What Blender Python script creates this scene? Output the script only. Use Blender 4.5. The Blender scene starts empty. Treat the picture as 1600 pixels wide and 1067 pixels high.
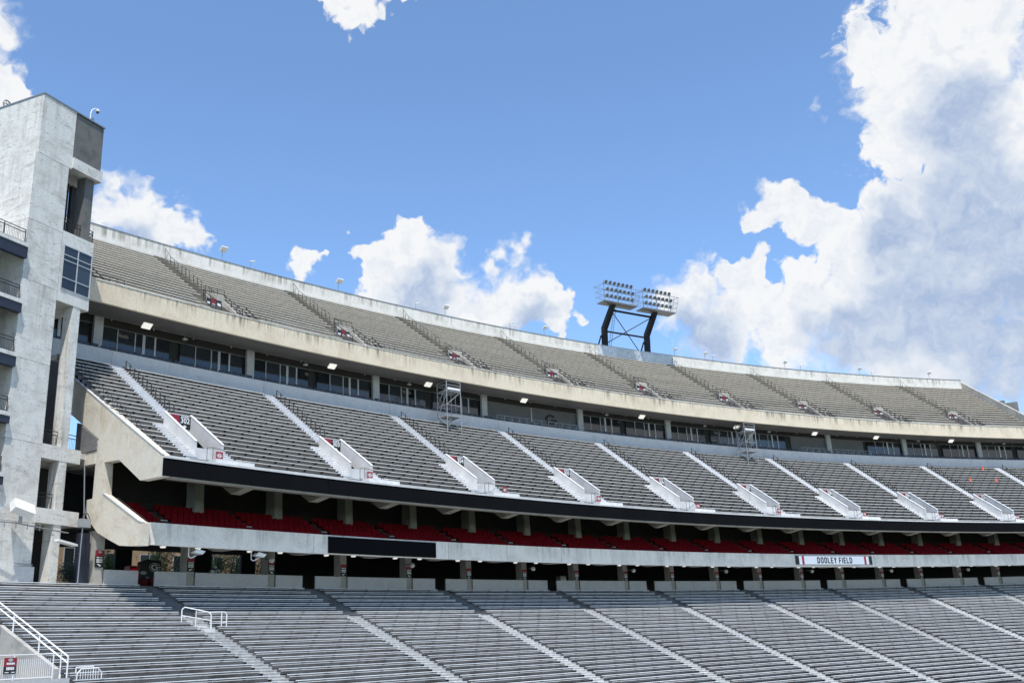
import bpy, bmesh, math, random
import numpy as np
from mathutils import Matrix, Vector
random.seed(7)
S = bpy.context.scene
COL = S.collection
# ---------------------------------------------------------------- survey of the place
# The grandstand is a circular arc: bays of 7.6 m, u counts bays along it (u = 0 is the end pier beside the tower).
FIT = dict(saz=-2.8382, sel=1.14636, te=-0.07983, f=1538.33818, pitch=0.30563, roll=-0.05097, cx=164.87342, cy=-75.59281, D=0.03101, th0=-0.92322, ao=0.49902, am=0.62658, au=2.1686, sL=0.4351, sM=0.64581, RA=267.32877, RC=251.28978, RE=253.86636, RG=237.1327, RI=239.4791, RK=245.05057, HA=44.39148, HB=43.09703, HC=31.67544, HD=29.7848, HE=25.34458, HF=26.68709, HG=14.18025, HH=12.7977, HI=9.93743, HJ=8.39537, HK=6.10877)
W0, H0 = 1600.0, 1067.0
ZC = 6.0                                   # eye height above the field
F_ = FIT
CX, CY, DTH, TH0 = F_['cx'], F_['cy'], F_['D'], F_['th0']
RA, RC, RE, RG, RI, RK = (F_[k] for k in ('RA', 'RC', 'RE', 'RG', 'RI', 'RK'))
HA, HB, HC, HD, HE, HF, HG, HH, HI, HJ, HK = (F_['H' + k] for k in 'ABCDEFGHIJK')
TE = F_['te']
BAY = RK * DTH
# ---------------------------------------------------------------- camera
cp, sp = math.cos(F_['pitch']), math.sin(F_['pitch'])
fwd = Vector((0, cp, sp)); rt = Vector((1, 0, 0)); upv = rt.cross(fwd)
cr, sr = math.cos(F_['roll']), math.sin(F_['roll'])
rt2 = cr * rt + sr * upv; up2 = -sr * rt + cr * upv
cam_d = bpy.data.cameras.new('camera'); cam = bpy.data.objects.new('camera', cam_d); COL.objects.link(cam)
cam_d.sensor_width = 36.0; cam_d.sensor_fit = 'HORIZONTAL'; cam_d.lens = 36.0 * F_['f'] / W0
cam_d.clip_end = 6000.0; cam_d.clip_start = 0.2
m3 = Matrix((rt2, up2, -fwd)).transposed()
cam.matrix_world = Matrix.Translation((0, 0, ZC)) @ m3.to_4x4()
S.camera = cam
def pix_dir(x, y):
    d = fwd * F_['f'] + rt2 * (x - W0 / 2) - up2 * (y - H0 / 2)
    return d.normalized()
# ---------------------------------------------------------------- sun and sky
saz, sel = math.radians(173.0), math.radians(66.0)
SUNV = Vector((math.cos(sel) * math.sin(saz), math.cos(sel) * math.cos(saz), math.sin(sel)))
sun_d = bpy.data.lights.new('sun', 'SUN'); sun = bpy.data.objects.new('sun', sun_d); COL.objects.link(sun)
sun_d.energy = 3.1; sun_d.angle = math.radians(0.53); sun_d.color = (1.0, 0.96, 0.90)
sun.location = (0, 0, 120); sun.rotation_euler = SUNV.to_track_quat('Z', 'Y').to_euler()
S.view_settings.view_transform = 'Standard'; S.view_settings.look = 'None'
S.view_settings.exposure = EXPOSURE = 0.87; S.view_settings.gamma = 1.0
wd = bpy.data.worlds.new('World'); S.world = wd; wd.use_nodes = True
nt = wd.node_tree; nt.nodes.clear()
def WN(t, **k):
    n = nt.nodes.new(t)
    for a, b in k.items(): setattr(n, a, b)
    return n
def WL(a, b): nt.links.new(a, b)
def wmath(op, a, b=None, c=None, clamp=False):
    n = WN('ShaderNodeMath', operation=op); n.use_clamp = clamp
    for i, v in enumerate((a, b, c)):
        if v is None: continue
        if isinstance(v, (int, float)): n.inputs[i].default_value = v
        else: WL(v, n.inputs[i])
    return n.outputs[0]
def wrange(v, a, b, c=0.0, d=1.0, smooth=True):
    n = WN('ShaderNodeMapRange'); n.interpolation_type = 'SMOOTHSTEP' if smooth else 'LINEAR'; n.clamp = True
    WL(v, n.inputs[0])
    for i, q in enumerate((a, b, c, d)): n.inputs[1 + i].default_value = q
    return n.outputs[0]
w_out = WN('ShaderNodeOutputWorld'); w_bg = WN('ShaderNodeBackground'); w_tc = WN('ShaderNodeTexCoord')
w_sky = WN('ShaderNodeTexSky', sky_type='NISHITA'); w_sky.sun_disc = False
w_sky.sun_elevation = sel; w_sky.sun_rotation = saz % (2 * math.pi)
w_sky.altitude = 200; w_sky.air_density = 0.7; w_sky.dust_density = 0.0; w_sky.ozone_density = 0.3
SKY_STRENGTH = 0.15
DIRV = w_tc.outputs['Generated']
# cumulus banks: direction of each billow and its angular size
BLOBS = [(1490,60,135),(1600,170,135),(1405,110,80),(1366,85,44),(1430,205,72),(1540,300,140),(1620,420,150),(1455,375,105),
 (1395,345,58),(1490,480,120),(1385,470,100),(1295,490,85),(1228,518,66),(1340,545,75),(1600,540,120),(1480,570,90),(1400,560,70),
 (1190,336,24),(1222,324,36),(1256,348,38),(1292,366,40),(1330,390,36),
 (1082,456,48),(1045,490,42),(1112,505,62),(1166,434,36),(1190,458,30),(1150,495,54),
 (637,388,38),(603,404,40),(665,430,52),(612,440,50),(704,414,32),(572,384,20),(628,476,58),(696,460,48),
 (796,398,22),(772,414,20),(804,464,50),(760,480,38),(844,484,40),(872,514,26),(716,490,38),
 (470,416,30,.62),(500,408,18,.6),(222,334,50),(182,342,44),(264,354,40),(296,374,26),(188,304,20),
 (-12,132,54),(34,130,32),(-10,38,38),(552,18,40,.68),(528,0,26,.6),(600,2,22,.5),(634,4,18,.5),(1275,165,22,.5)]
blob_dirs = []
for x, y, r, *wt in BLOBS:
    a = pix_dir(x, y); blob_dirs.append((a, (pix_dir(x + r * 1.12, y) - a).length, wt[0] if wt else 1.0))
def wnoise(vec, scale, detail, rough, dist=0.0):
    n = WN('ShaderNodeTexNoise'); n.inputs['Scale'].default_value = scale; n.inputs['Detail'].default_value = detail
    n.inputs['Roughness'].default_value = rough; n.inputs['Distortion'].default_value = dist
    WL(vec, n.inputs['Vector']); return n.outputs['Fac']
def wvadd(vec, off):
    n = WN('ShaderNodeVectorMath', operation='ADD'); WL(vec, n.inputs[0]); n.inputs[1].default_value = off; return n.outputs[0]
wn = WN('ShaderNodeTexNoise'); wn.inputs['Scale'].default_value = 26.0; wn.inputs['Detail'].default_value = 3.0; wn.inputs['Roughness'].default_value = .55; WL(DIRV, wn.inputs['Vector'])
wv = WN('ShaderNodeVectorMath', operation='MULTIPLY_ADD'); WL(wn.outputs['Color'], wv.inputs[0]); wv.inputs[1].default_value = (.075,) * 3; wv.inputs[2].default_value = (-.0375,) * 3
wa = WN('ShaderNodeVectorMath', operation='ADD'); WL(DIRV, wa.inputs[0]); WL(wv.outputs[0], wa.inputs[1]); WARP = wa.outputs[0]
def blobs(vec, lst, k):
    f = None
    for c, r, wt in lst:
        d = WN('ShaderNodeVectorMath', operation='DISTANCE'); WL(vec, d.inputs[0]); d.inputs[1].default_value = c
        v = wmath('MULTIPLY_ADD', d.outputs['Value'], -1.0 / r, wt)
        f = v if f is None else wmath('SMOOTH_MAX', f, v, k)
    return f
FLD = blobs(WARP, blob_dirs, .35)
# the same kind of broken cumulus goes on all round, behind the camera too
sxyz = WN('ShaderNodeSeparateXYZ'); WL(DIRV, sxyz.inputs[0])
rest = wmath('MULTIPLY_ADD', wmath('SUBTRACT', wnoise(WARP, 3.1, 2.0, .5), .56), 6.0, 0.0)
rest = wmath('MINIMUM', rest, 1.0)
ahead = wrange(sxyz.outputs['Y'], .35, .62, 0.0, -3.0)
FLD = wmath('MAXIMUM', FLD, wmath('ADD', rest, ahead))
n_a = wnoise(WARP, 30.0, 6.0, .62)
dens = wmath('ADD', FLD, wmath('MULTIPLY_ADD', wmath('SUBTRACT', n_a, .5), 1.55, .16))
n_soft = wnoise(DIRV, 7.0, 1.0, .5)
edge = wrange(n_soft, .42, .62, .24, .85)
mk = WN('ShaderNodeMapRange'); mk.interpolation_type = 'SMOOTHSTEP'; mk.clamp = True
WL(dens, mk.inputs[0]); mk.inputs[1].default_value = 0.0; WL(edge, mk.inputs[2])
cover = wmath('MULTIPLY', mk.outputs[0], .97)
# light on the cloud: turrets towards the sun are white, what lies behind them goes to blue grey
GREY = [(1530, 340, 150), (1450, 480, 130), (1590, 480, 170), (1500, 190, 90), (1320, 530, 80), (1100, 520, 60), (660, 465, 60), (1400, 370, 60), (830, 510, 40), (1590, 600, 120), (230, 380, 45)]
grey_dirs = []
for x, y, r in GREY:
    a = pix_dir(x, y); grey_dirs.append((a, (pix_dir(x + r * 1.2, y) - a).length, 1.0))
LIT = Vector((-0.30, -0.25, 0.92)).normalized() * 0.016
relief = wmath('SUBTRACT', n_a, wnoise(wvadd(WARP, LIT), 30.0, 4.0, .6))
deep = wrange(wmath('ADD', blobs(WARP, grey_dirs, .4), wmath('MULTIPLY', wmath('SUBTRACT', n_a, .5), .7)), -.05, .65)
lum = wmath('ADD', wmath('MULTIPLY_ADD', deep, -0.66, 0.93), wmath('MULTIPLY', relief, .85), clamp=True)
ramp = WN('ShaderNodeValToRGB'); WL(lum, ramp.inputs[0])
el_ = ramp.color_ramp.elements
el_[0].position = .12; el_[0].color = (.42, .53, .74, 1)
el_[1].position = .97; el_[1].color = (.97, .98, .99, 1)
e3 = ramp.color_ramp.elements.new(.55); e3.color = (.70, .77, .88, 1)
cl_gain = WN('ShaderNodeVectorMath', operation='SCALE'); WL(ramp.outputs[0], cl_gain.inputs[0]); cl_gain.inputs['Scale'].default_value = 0.97 / SKY_STRENGTH / 2 ** EXPOSURE
wtint = WN('ShaderNodeVectorMath', operation='MULTIPLY'); WL(w_sky.outputs[0], wtint.inputs[0]); wtint.inputs[1].default_value = (.89, 1.02, 1.08)   # white balance of the clear sky
mix = WN('ShaderNodeMix', data_type='RGBA'); WL(cover, mix.inputs['Factor']); WL(wtint.outputs[0], mix.inputs['A']); WL(cl_gain.outputs[0], mix.inputs['B'])
WL(mix.outputs['Result'], w_bg.inputs['Color']); w_bg.inputs['Strength'].default_value = SKY_STRENGTH
WL(w_bg.outputs[0], w_out.inputs['Surface'])
wd.cycles.sampling_method = 'MANUAL'; wd.cycles.sample_map_resolution = 512
# ---------------------------------------------------------------- helpers
def th_of(u): return TH0 + u * DTH
def PT(R, u, z):
    t = th_of(u); return Vector((CX + R * math.sin(t), CY + R * math.cos(t), z + ZC))
def frame(R, u, z):
    """x along the arc, y outward, z up"""
    return Matrix.Translation(PT(R, u, z)) @ Matrix.Rotation(-th_of(u), 4, 'Z')
class MB:
    def __init__(s): s.v = []; s.f = []
    def add(s, vs, fs):
        o = len(s.v); s.v += [Vector(a) for a in vs]; s.f += [tuple(i + o for i in q) for q in fs]; return s
    def box(s, x0, x1, y0, y1, z0, z1, M=None):
        vs = [Vector((x, y, z)) for x in (x0, x1) for y in (y0, y1) for z in (z0, z1)]
        if M is not None: vs = [M @ a for a in vs]
        return s.add(vs, [(0,1,3,2),(4,6,7,5),(0,4,5,1),(2,3,7,6),(0,2,6,4),(1,5,7,3)])
    def sweep(s, prof, u0, u1, n=None, closed=True):
        """profile of (R, z) points swept along the arc"""
        n = n or max(1, int(round((u1 - u0) * 4)))
        k = len(prof); vs = []
        for i in range(n + 1):
            u = u0 + (u1 - u0) * i / n
            vs += [PT(R, u, z) for R, z in prof]
        fs = []
        for i in range(n):
            for j in range(k if closed else k - 1):
                a = i * k + j; b = i * k + (j + 1) % k
                fs.append((a, b, b + k, a + k))
        if closed: fs += [tuple(range(k)), tuple(range(n * k, n * k + k))]
        return s.add(vs, fs)
    def slab(s, poly, u, w):
        """radial polygon of (R, z) given a thickness w metres from u onward"""
        k = len(poly); du = w / (RK * DTH)
        vs = [PT(R, u, z) for R, z in poly] + [PT(R, u + du, z) for R, z in poly]
        return s.add(vs, [tuple(range(k)), tuple(range(k, 2 * k))] + [(i, (i + 1) % k, k + (i + 1) % k, k + i) for i in range(k)])
    def prism(s, poly, d0, d1, axis='y', M=None):
        """polygon in the x,z plane pushed along y"""
        k = len(poly)
        if axis == 'y': vs = [Vector((x, d0, z)) for x, z in poly] + [Vector((x, d1, z)) for x, z in poly]
        elif axis == 'x': vs = [Vector((d0, x, z)) for x, z in poly] + [Vector((d1, x, z)) for x, z in poly]
        else: vs = [Vector((x, z, d0)) for x, z in poly] + [Vector((x, z, d1)) for x, z in poly]
        if M is not None: vs = [M @ a for a in vs]
        return s.add(vs, [tuple(range(k)), tuple(range(k, 2 * k))] + [(i, (i + 1) % k, k + (i + 1) % k, k + i) for i in range(k)])
    def tube(s, a, b, r=.03, n=6, r2=None):
        a = Vector(a); b = Vector(b); d = b - a
        if d.length < 1e-6: return s
        r2 = r if r2 is None else r2
        q = d.to_track_quat('Z', 'Y'); vs = []
        for p, rr in ((a, r), (b, r2)):
            vs += [p + q @ Vector((rr * math.cos(2 * math.pi * i / n), rr * math.sin(2 * math.pi * i / n), 0)) for i in range(n)]
        return s.add(vs, [tuple(range(n)), tuple(range(n, 2 * n))] + [(i, (i + 1) % n, n + (i + 1) % n, n + i) for i in range(n)])
    def path(s, pts, r=.03, n=6):
        for a, b in zip(pts[:-1], pts[1:]): s.tube(a, b, r, n)
        return s
    def ball(s, c, r, n=8, m=6, sz=1.0):
        vs = []; c = Vector(c)
        for j in range(1, m):
            t = math.pi * j / m
            vs += [c + Vector((r * math.sin(t) * math.cos(2*math.pi*i/n), r * math.sin(t) * math.sin(2*math.pi*i/n), r * sz * math.cos(t))) for i in range(n)]
        vs += [c + Vector((0, 0, r * sz)), c - Vector((0, 0, r * sz))]; T = len(vs) - 2
        fs = [(j*n+i, j*n+(i+1) % n, (j+1)*n+(i+1) % n, (j+1)*n+i) for j in range(m-2) for i in range(n)]
        fs += [(T, i, (i+1) % n) for i in range(n)] + [(T+1, (m-2)*n+(i+1) % n, (m-2)*n+i) for i in range(n)]
        return s.add(vs, fs)
def mesh_of(name, mb, M, recalc=True):
    me = bpy.data.meshes.new(name); Mi = M.inverted()
    me.from_pydata([tuple(Mi @ v) for v in mb.v], [], mb.f)
    if recalc:
        bm = bmesh.new(); bm.from_mesh(me); bmesh.ops.recalc_face_normals(bm, faces=bm.faces); bm.to_mesh(me); bm.free()
    me.update(); return me
FR = {}
def tag(o, label=None, cat=None, group=None, kind=None):
    if label: o['label'] = label
    if cat: o['category'] = cat
    if group: o['group'] = group
    if kind: o['kind'] = kind
    return o
def thing(name, label, cat, M, group=None):
    o = bpy.data.objects.new(name, None); COL.objects.link(o); o.empty_display_size = .3
    o.matrix_world = M; FR[o.name] = M; return tag(o, label, cat, group)
def part(name, mb, mat, parent, label=None, kind=None, recalc=True):
    M = FR[parent.name]; o = bpy.data.objects.new(name, mesh_of(name, mb, M, recalc)); COL.objects.link(o)
    o.data.materials.append(mat); o.parent = parent; FR[o.name] = M
    return tag(o, label, None, None, kind)
def lpart(name, mb, mat, parent, **k):
    """part whose builder is already in the parent's own frame"""
    M = FR[parent.name]; mb.v = [M @ v for v in mb.v]; return part(name, mb, mat, parent, **k)
def single(name, mb, mat, M, label=None, cat=None, group=None, kind=None, local=False, recalc=True):
    if local: mb.v = [M @ v for v in mb.v]
    o = bpy.data.objects.new(name, mesh_of(name, mb, M, recalc)); COL.objects.link(o); o.data.materials.append(mat)
    o.matrix_world = M; FR[o.name] = M; return tag(o, label, cat, group, kind)
def copy_to(src, M, label=None, group=None):
    """a thing with its parts and sub-parts, set up again elsewhere (mesh data shared)"""
    r = src.copy(); COL.objects.link(r); r.matrix_world = M; FR[r.name] = M
    if label: r['label'] = label
    if group: r['group'] = group
    for ch in KIDS(src):
        c = ch.copy(); COL.objects.link(c); c.parent = r; FR[c.name] = M
        for g in KIDS(ch):
            d = g.copy(); COL.objects.link(d); d.parent = c; FR[d.name] = M
    return r
def KIDS(o): return list(o.children)
def copy_part(src, parent_new, Mlocal):
    c = src.copy(); COL.objects.link(c); c.parent = parent_new; c.matrix_basis = Mlocal; return c
ORD = ['first','second','third','fourth','fifth','sixth','seventh','eighth','ninth','tenth','eleventh','twelfth','thirteenth','fourteenth','fifteenth',
       'sixteenth','seventeenth','eighteenth','nineteenth','twentieth'] + ['twenty-' + w for w in ('first','second','third','fourth','fifth','sixth','seventh','eighth','ninth')] + ['thirtieth','thirty-first','thirty-second']
def ordw(i): return ORD[i]
# ---------------------------------------------------------------- materials
def base_mat(name):
    m = bpy.data.materials.new(name); m.use_nodes = True
    t = m.node_tree; b = t.nodes['Principled BSDF']; return m, t, b
def N(t, ty, **k):
    n = t.nodes.new(ty)
    for a, b in k.items(): setattr(n, a, b)
    return n
def plain(name, col, rough=.6, metal=0.0, var=.12, scale=3.0, emit=None, spec=None, bump=0.0):
    m, t, b = base_mat(name); b.inputs['Roughness'].default_value = rough; b.inputs['Metallic'].default_value = metal
    if spec is not None: b.inputs['Specular IOR Level'].default_value = spec
    if var:
        tc = N(t, 'ShaderNodeTexCoord'); oi = N(t, 'ShaderNodeObjectInfo')
        ad = N(t, 'ShaderNodeVectorMath', operation='ADD'); t.links.new(tc.outputs['Object'], ad.inputs[0])
        sc = N(t, 'ShaderNodeMath', operation='MULTIPLY'); t.links.new(oi.outputs['Random'], sc.inputs[0]); sc.inputs[1].default_value = 50
        t.links.new(sc.outputs[0], ad.inputs[1])
        no = N(t, 'ShaderNodeTexNoise'); no.inputs['Scale'].default_value = scale; no.inputs['Detail'].default_value = 6; t.links.new(ad.outputs[0], no.inputs['Vector'])
        mr = N(t, 'ShaderNodeMapRange'); t.links.new(no.outputs['Fac'], mr.inputs[0])
        mr.inputs[1].default_value = .25; mr.inputs[2].default_value = .75; mr.inputs[3].default_value = 1 - var; mr.inputs[4].default_value = 1 + var
        r2 = N(t, 'ShaderNodeMath', operation='MULTIPLY_ADD'); t.links.new(oi.outputs['Random'], r2.inputs[0]); r2.inputs[1].default_value = var; r2.inputs[2].default_value = 1 - var / 2
        mu = N(t, 'ShaderNodeMath', operation='MULTIPLY'); t.links.new(mr.outputs[0], mu.inputs[0]); t.links.new(r2.outputs[0], mu.inputs[1])
        vm = N(t, 'ShaderNodeVectorMath', operation='SCALE'); vm.inputs[0].default_value = col; t.links.new(mu.outputs[0], vm.inputs['Scale'])
        t.links.new(vm.outputs[0], b.inputs['Base Color'])
        if bump:
            bp = N(t, 'ShaderNodeBump'); bp.inputs['Strength'].default_value = bump; bp.inputs['Distance'].default_value = .02
            t.links.new(no.outputs['Fac'], bp.inputs['Height']); t.links.new(bp.outputs[0], b.inputs['Normal'])
    else: b.inputs['Base Color'].default_value = (*col, 1)
    if emit:
        b.inputs['Emission Color'].default_value = (*emit[0], 1); b.inputs['Emission Strength'].default_value = emit[1]
    return m
def concrete(name, col, patch=.2, patch_col=None, drip=None, drip_top=None, scale=.5, rough=.85, grain=.1, form=None):
    """weathered concrete: cloudy patches, fine grain, optional dark runs from the top edge and formwork lines"""
    m, t, b = base_mat(name); b.inputs['Roughness'].default_value = rough; b.inputs['Specular IOR Level'].default_value = .25
    tc = N(t, 'ShaderNodeTexCoord'); oi = N(t, 'ShaderNodeObjectInfo')
    sc = N(t, 'ShaderNodeMath', operation='MULTIPLY'); t.links.new(oi.outputs['Random'], sc.inputs[0]); sc.inputs[1].default_value = 37
    ad = N(t, 'ShaderNodeVectorMath', operation='ADD'); t.links.new(tc.outputs['Object'], ad.inputs[0]); t.links.new(sc.outputs[0], ad.inputs[1])
    def noise(vec, s, d, r=.6, dist=0):
        n = N(t, 'ShaderNodeTexNoise'); n.inputs['Scale'].default_value = s; n.inputs['Detail'].default_value = d; n.inputs['Roughness'].default_value = r
        n.inputs['Distortion'].default_value = dist; t.links.new(vec, n.inputs['Vector']); return n.outputs['Fac']
    def rng(v, a, c, lo, hi):
        n = N(t, 'ShaderNodeMapRange'); n.interpolation_type = 'SMOOTHSTEP'; t.links.new(v, n.inputs[0])
        for i, q in enumerate((a, c, lo, hi)): n.inputs[i + 1].default_value = q
        return n.outputs[0]
    def mixc(f, a, c):
        n = N(t, 'ShaderNodeMix', data_type='RGBA'); t.links.new(f, n.inputs['Factor'])
        for k, v in (('A', a), ('B', c)):
            if isinstance(v, tuple): n.inputs[k].default_value = (*v, 1)
            else: t.links.new(v, n.inputs[k])
        return n.outputs['Result']
    pc = patch_col or tuple(c * (1 - 2 * patch) for c in col)
    c = mixc(rng(noise(ad.outputs[0], scale, 7, .65, .6), .42, .68, 0, 1), tuple(x for x in col), pc)
    g = rng(noise(ad.outputs[0], 9, 5), .25, .75, 1 - grain, 1 + grain)
    vm = N(t, 'ShaderNodeVectorMath', operation='SCALE'); t.links.new(c, vm.inputs[0]); t.links.new(g, vm.inputs['Scale']); c = vm.outputs[0]
    if drip:
        mp = N(t, 'ShaderNodeMapping'); mp.inputs['Scale'].default_value = (1.1, 1.1, .10); t.links.new(ad.outputs[0], mp.inputs['Vector'])
        runs = rng(noise(mp.outputs[0], 1.6, 6, .7), .44, .66, 0, 1)
        sx = N(t, 'ShaderNodeSeparateXYZ'); t.links.new(tc.outputs['Object'], sx.inputs[0])
        top = rng(sx.outputs['Z'], drip_top[0], drip_top[1], 0, 1)
        mp2 = N(t, 'ShaderNodeMapping'); mp2.inputs['Scale'].default_value = (.35, .35, .05); t.links.new(ad.outputs[0], mp2.inputs['Vector'])
        big = rng(noise(mp2.outputs[0], 1.3, 3, .6), .40, .62, .25, 1)
        mm = N(t, 'ShaderNodeMath', operation='MULTIPLY'); t.links.new(runs, mm.inputs[0]); t.links.new(top, mm.inputs[1])
        m2 = N(t, 'ShaderNodeMath', operation='MULTIPLY'); t.links.new(mm.outputs[0], m2.inputs[0]); t.links.new(big, m2.inputs[1])
        c = mixc(m2.outputs[0], c, drip)
    if form:                                  # lines of the formwork boards and the tie holes left in the pour
        sx = N(t, 'ShaderNodeSeparateXYZ'); t.links.new(tc.outputs['Object'], sx.inputs[0])
        sm = N(t, 'ShaderNodeMath', operation='ADD'); t.links.new(sx.outputs['X'], sm.inputs[0]); t.links.new(sx.outputs['Y'], sm.inputs[1])
        cb_ = N(t, 'ShaderNodeCombineXYZ'); t.links.new(sm.outputs[0], cb_.inputs['X']); t.links.new(sx.outputs['Z'], cb_.inputs['Y'])
        bt = N(t, 'ShaderNodeTexBrick'); t.links.new(cb_.outputs[0], bt.inputs['Vector']); bt.offset = 0.0
        bt.inputs['Color1'].default_value = (1, 1, 1, 1); bt.inputs['Color2'].default_value = (.93, .93, .93, 1); bt.inputs['Mortar'].default_value = (.62, .61, .6, 1)
        bt.inputs['Scale'].default_value = 1.0; bt.inputs['Brick Width'].default_value = 1.22; bt.inputs['Row Height'].default_value = 1.5; bt.inputs['Mortar Size'].default_value = .012; bt.inputs['Mortar Smooth'].default_value = .6
        fade = rng(noise(ad.outputs[0], 1.1, 4), .42, .62, 0, .8)
        lm_ = mixc(fade, (1.0, 1.0, 1.0), bt.outputs['Color'])
        mv = N(t, 'ShaderNodeVectorMath', operation='MULTIPLY'); t.links.new(c, mv.inputs[0]); t.links.new(lm_, mv.inputs[1]); c = mv.outputs[0]
        mp3 = N(t, 'ShaderNodeMapping'); mp3.inputs['Scale'].default_value = (.7, .7, 3.2); t.links.new(ad.outputs[0], mp3.inputs['Vector'])
        c = mixc(rng(noise(mp3.outputs[0], .8, 9, .72, .8), .52, .70, 0, .75), c, (.30, .29, .275))
        gx = N(t, 'ShaderNodeVectorMath', operation='MODULO') ; t.links.new(cb_.outputs[0], gx.inputs[0]); gx.inputs[1].default_value = (.61, .75, 1)
        ab = N(t, 'ShaderNodeVectorMath', operation='ABSOLUTE'); t.links.new(gx.outputs[0], ab.inputs[0])
        dd = N(t, 'ShaderNodeVectorMath', operation='DISTANCE'); t.links.new(ab.outputs[0], dd.inputs[0]); dd.inputs[1].default_value = (.30, .37, 0)
        hole = rng(dd.outputs['Value'], .035, .05, 1, 0)
        pick = rng(noise(ad.outputs[0], 1.7, 1), .50, .54, 0, .8)
        hm = N(t, 'ShaderNodeMath', operation='MULTIPLY'); t.links.new(hole, hm.inputs[0]); t.links.new(pick, hm.inputs[1])
        c = mixc(hm.outputs[0], c, (.16, .155, .15))
    t.links.new(c, b.inputs['Base Color'])
    bp = N(t, 'ShaderNodeBump'); bp.inputs['Strength'].default_value = .25; bp.inputs['Distance'].default_value = .02
    t.links.new(noise(ad.outputs[0], 14, 4), bp.inputs['Height']); t.links.new(bp.outputs[0], b.inputs['Normal'])
    return m
M_ = dict(
 tower=concrete('tower_concrete', (.67, .66, .62), .22, (.55, .53, .49), scale=.7, drip=(.33, .315, .285), drip_top=(-2, 8), grain=.12, form=True),
 stucco_and_shade=concrete('grey_stucco_and_shade', (.15, .15, .145), .15, scale=.8),
 cream=concrete('cream_concrete', (.66, .61, .51), .1, (.54, .465, .365), drip=(.62, .60, .55), drip_top=(-4, 3), scale=.6),
 fascia_up=concrete('stained_fascia', (.68, .60, .465), .1, (.60, .515, .385), drip=(.12, .105, .085), drip_top=(.35, 1.9), scale=.35),
 fascia_lo=concrete('painted_fascia', (.80, .755, .675), .06, (.66, .615, .54), drip=(.42, .40, .36), drip_top=(-.4, 1.6), scale=.5),
 wall_up=concrete('back_wall_concrete', (.70, .685, .635), .1, (.60, .58, .52), drip=(.30, .28, .24), drip_top=(.7, 1.5), scale=.5),
 vom_up=concrete('upper_vomitory_concrete', (.46, .435, .385), .14, (.32, .30, .26)),
 deck_up=concrete('upper_deck_concrete', (.25, .225, .185), .14, (.165, .15, .12), scale=.8),
 deck_mid=concrete('mid_deck_concrete', (.125, .128, .132), .14, (.085, .085, .086), scale=.8),
 deck_low=concrete('lower_deck_concrete', (.14, .145, .155), .2, (.07, .068, .066), scale=.5),
 pale=concrete('pale_painted_concrete', (.50, .50, .50), .05, scale=.7),
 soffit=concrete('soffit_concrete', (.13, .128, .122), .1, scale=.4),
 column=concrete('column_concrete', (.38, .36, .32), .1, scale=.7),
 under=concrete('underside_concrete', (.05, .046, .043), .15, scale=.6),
 beam=concrete('beam_concrete', (.30, .275, .23), .12, scale=.7),
 plaza=concrete('plaza_concrete', (.30, .28, .25), .15, scale=.3),
 white=plain('white_paint', (.58, .58, .575), .6, var=.16, scale=.9),
 stair_white=plain('white_stair_paint', (.64, .64, .645), .65, var=.14, scale=2.2),
 footboard=plain('worn_footboard', (.60, .60, .59), .6, var=.2, scale=1.2),
 stair_low=plain('worn_stair_paint', (.47, .465, .45), .7, var=.22, scale=3.0),
 black=plain('black_panel', (.012, .012, .014), .6, spec=.25, var=.1),
 ribbon=plain('led_ribbon', (.0045, .0048, .006), .9, spec=.08, var=.15, scale=.6),
 rail=plain('black_rail', (.018, .018, .018), .5, var=0),
 rail_w=plain('white_rail', (.75, .75, .75), .4, var=0),
 rail_g=plain('grey_rail', (.28, .29, .30), .4, .6, var=0),
 alu=plain('bench_aluminium', (.72, .73, .74), .45, .08, var=.22, scale=1.6),
 alu_m=plain('mid_bench_aluminium', (.72, .70, .66), .5, .05, var=.16, scale=1.6),
 alu_u=plain('upper_bench', (.46, .425, .36), .55, .0, var=.14, scale=1.6),
 bracket=plain('bracket_steel', (.02, .02, .02), .6, var=0),
 navy=plain('navy_steel', (.018, .022, .038), .45, var=.15),
 glass=None, old_concrete=concrete('bare_ramp_concrete', (.40, .395, .375), .15, scale=.6),
 loggia=concrete('loggia_wall', (.17, .17, .172), .06, scale=.8),
 frame=plain('window_frame', (.50, .51, .52), .4, .2, var=0),
 press=concrete('press_wall', (.52, .525, .53), .06, scale=.8),
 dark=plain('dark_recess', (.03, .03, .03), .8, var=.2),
 steel=plain('galvanised_steel', (.30, .31, .32), .45, .3, var=.1, scale=6),
 lamp_glass=plain('lamp_glass', (.20, .215, .23), .2, .2, var=0),
 lamp_white=plain('white_lamp', (.72, .72, .70), .4, var=0),
 lamp_on=plain('lit_lamp', (.8, .8, .78), .4, var=0, emit=((1, .97, .9), .35)),
 red_seat=plain('red_seat', (.17, .003, .009), .75, var=.3, scale=2, spec=.08),
 red=plain('sign_red', (.26, .012, .024), .5, var=.05),
 redsolid=plain('stripe_red', (.42, .015, .015), .5, var=0, emit=((.5, .01, .01), .12)),
 led_white=plain('lit_display_white', (.7, .72, .76), .5, var=0, emit=((.85, .92, 1.0), .16)),
 sign_black=plain('sign_black', (.012, .012, .012), .5, var=0),
 sign_white=plain('sign_white', (.78, .78, .77), .5, var=0),
 sheet=plain('galvanised_sheet', (.55, .57, .58), .5, .3, var=.25, scale=2.5),
 cmu=None, brick=None,
 orange=plain('cone_orange', (.75, .10, .04), .5, var=0),
 bark=plain('bark', (.09, .07, .05), .9, var=.2),
 grey_bld=concrete('far_building', (.20, .20, .19), .1),
 grass=plain('field_grass', (.05, .065, .035), .9, var=.2, scale=.3),
)
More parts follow.
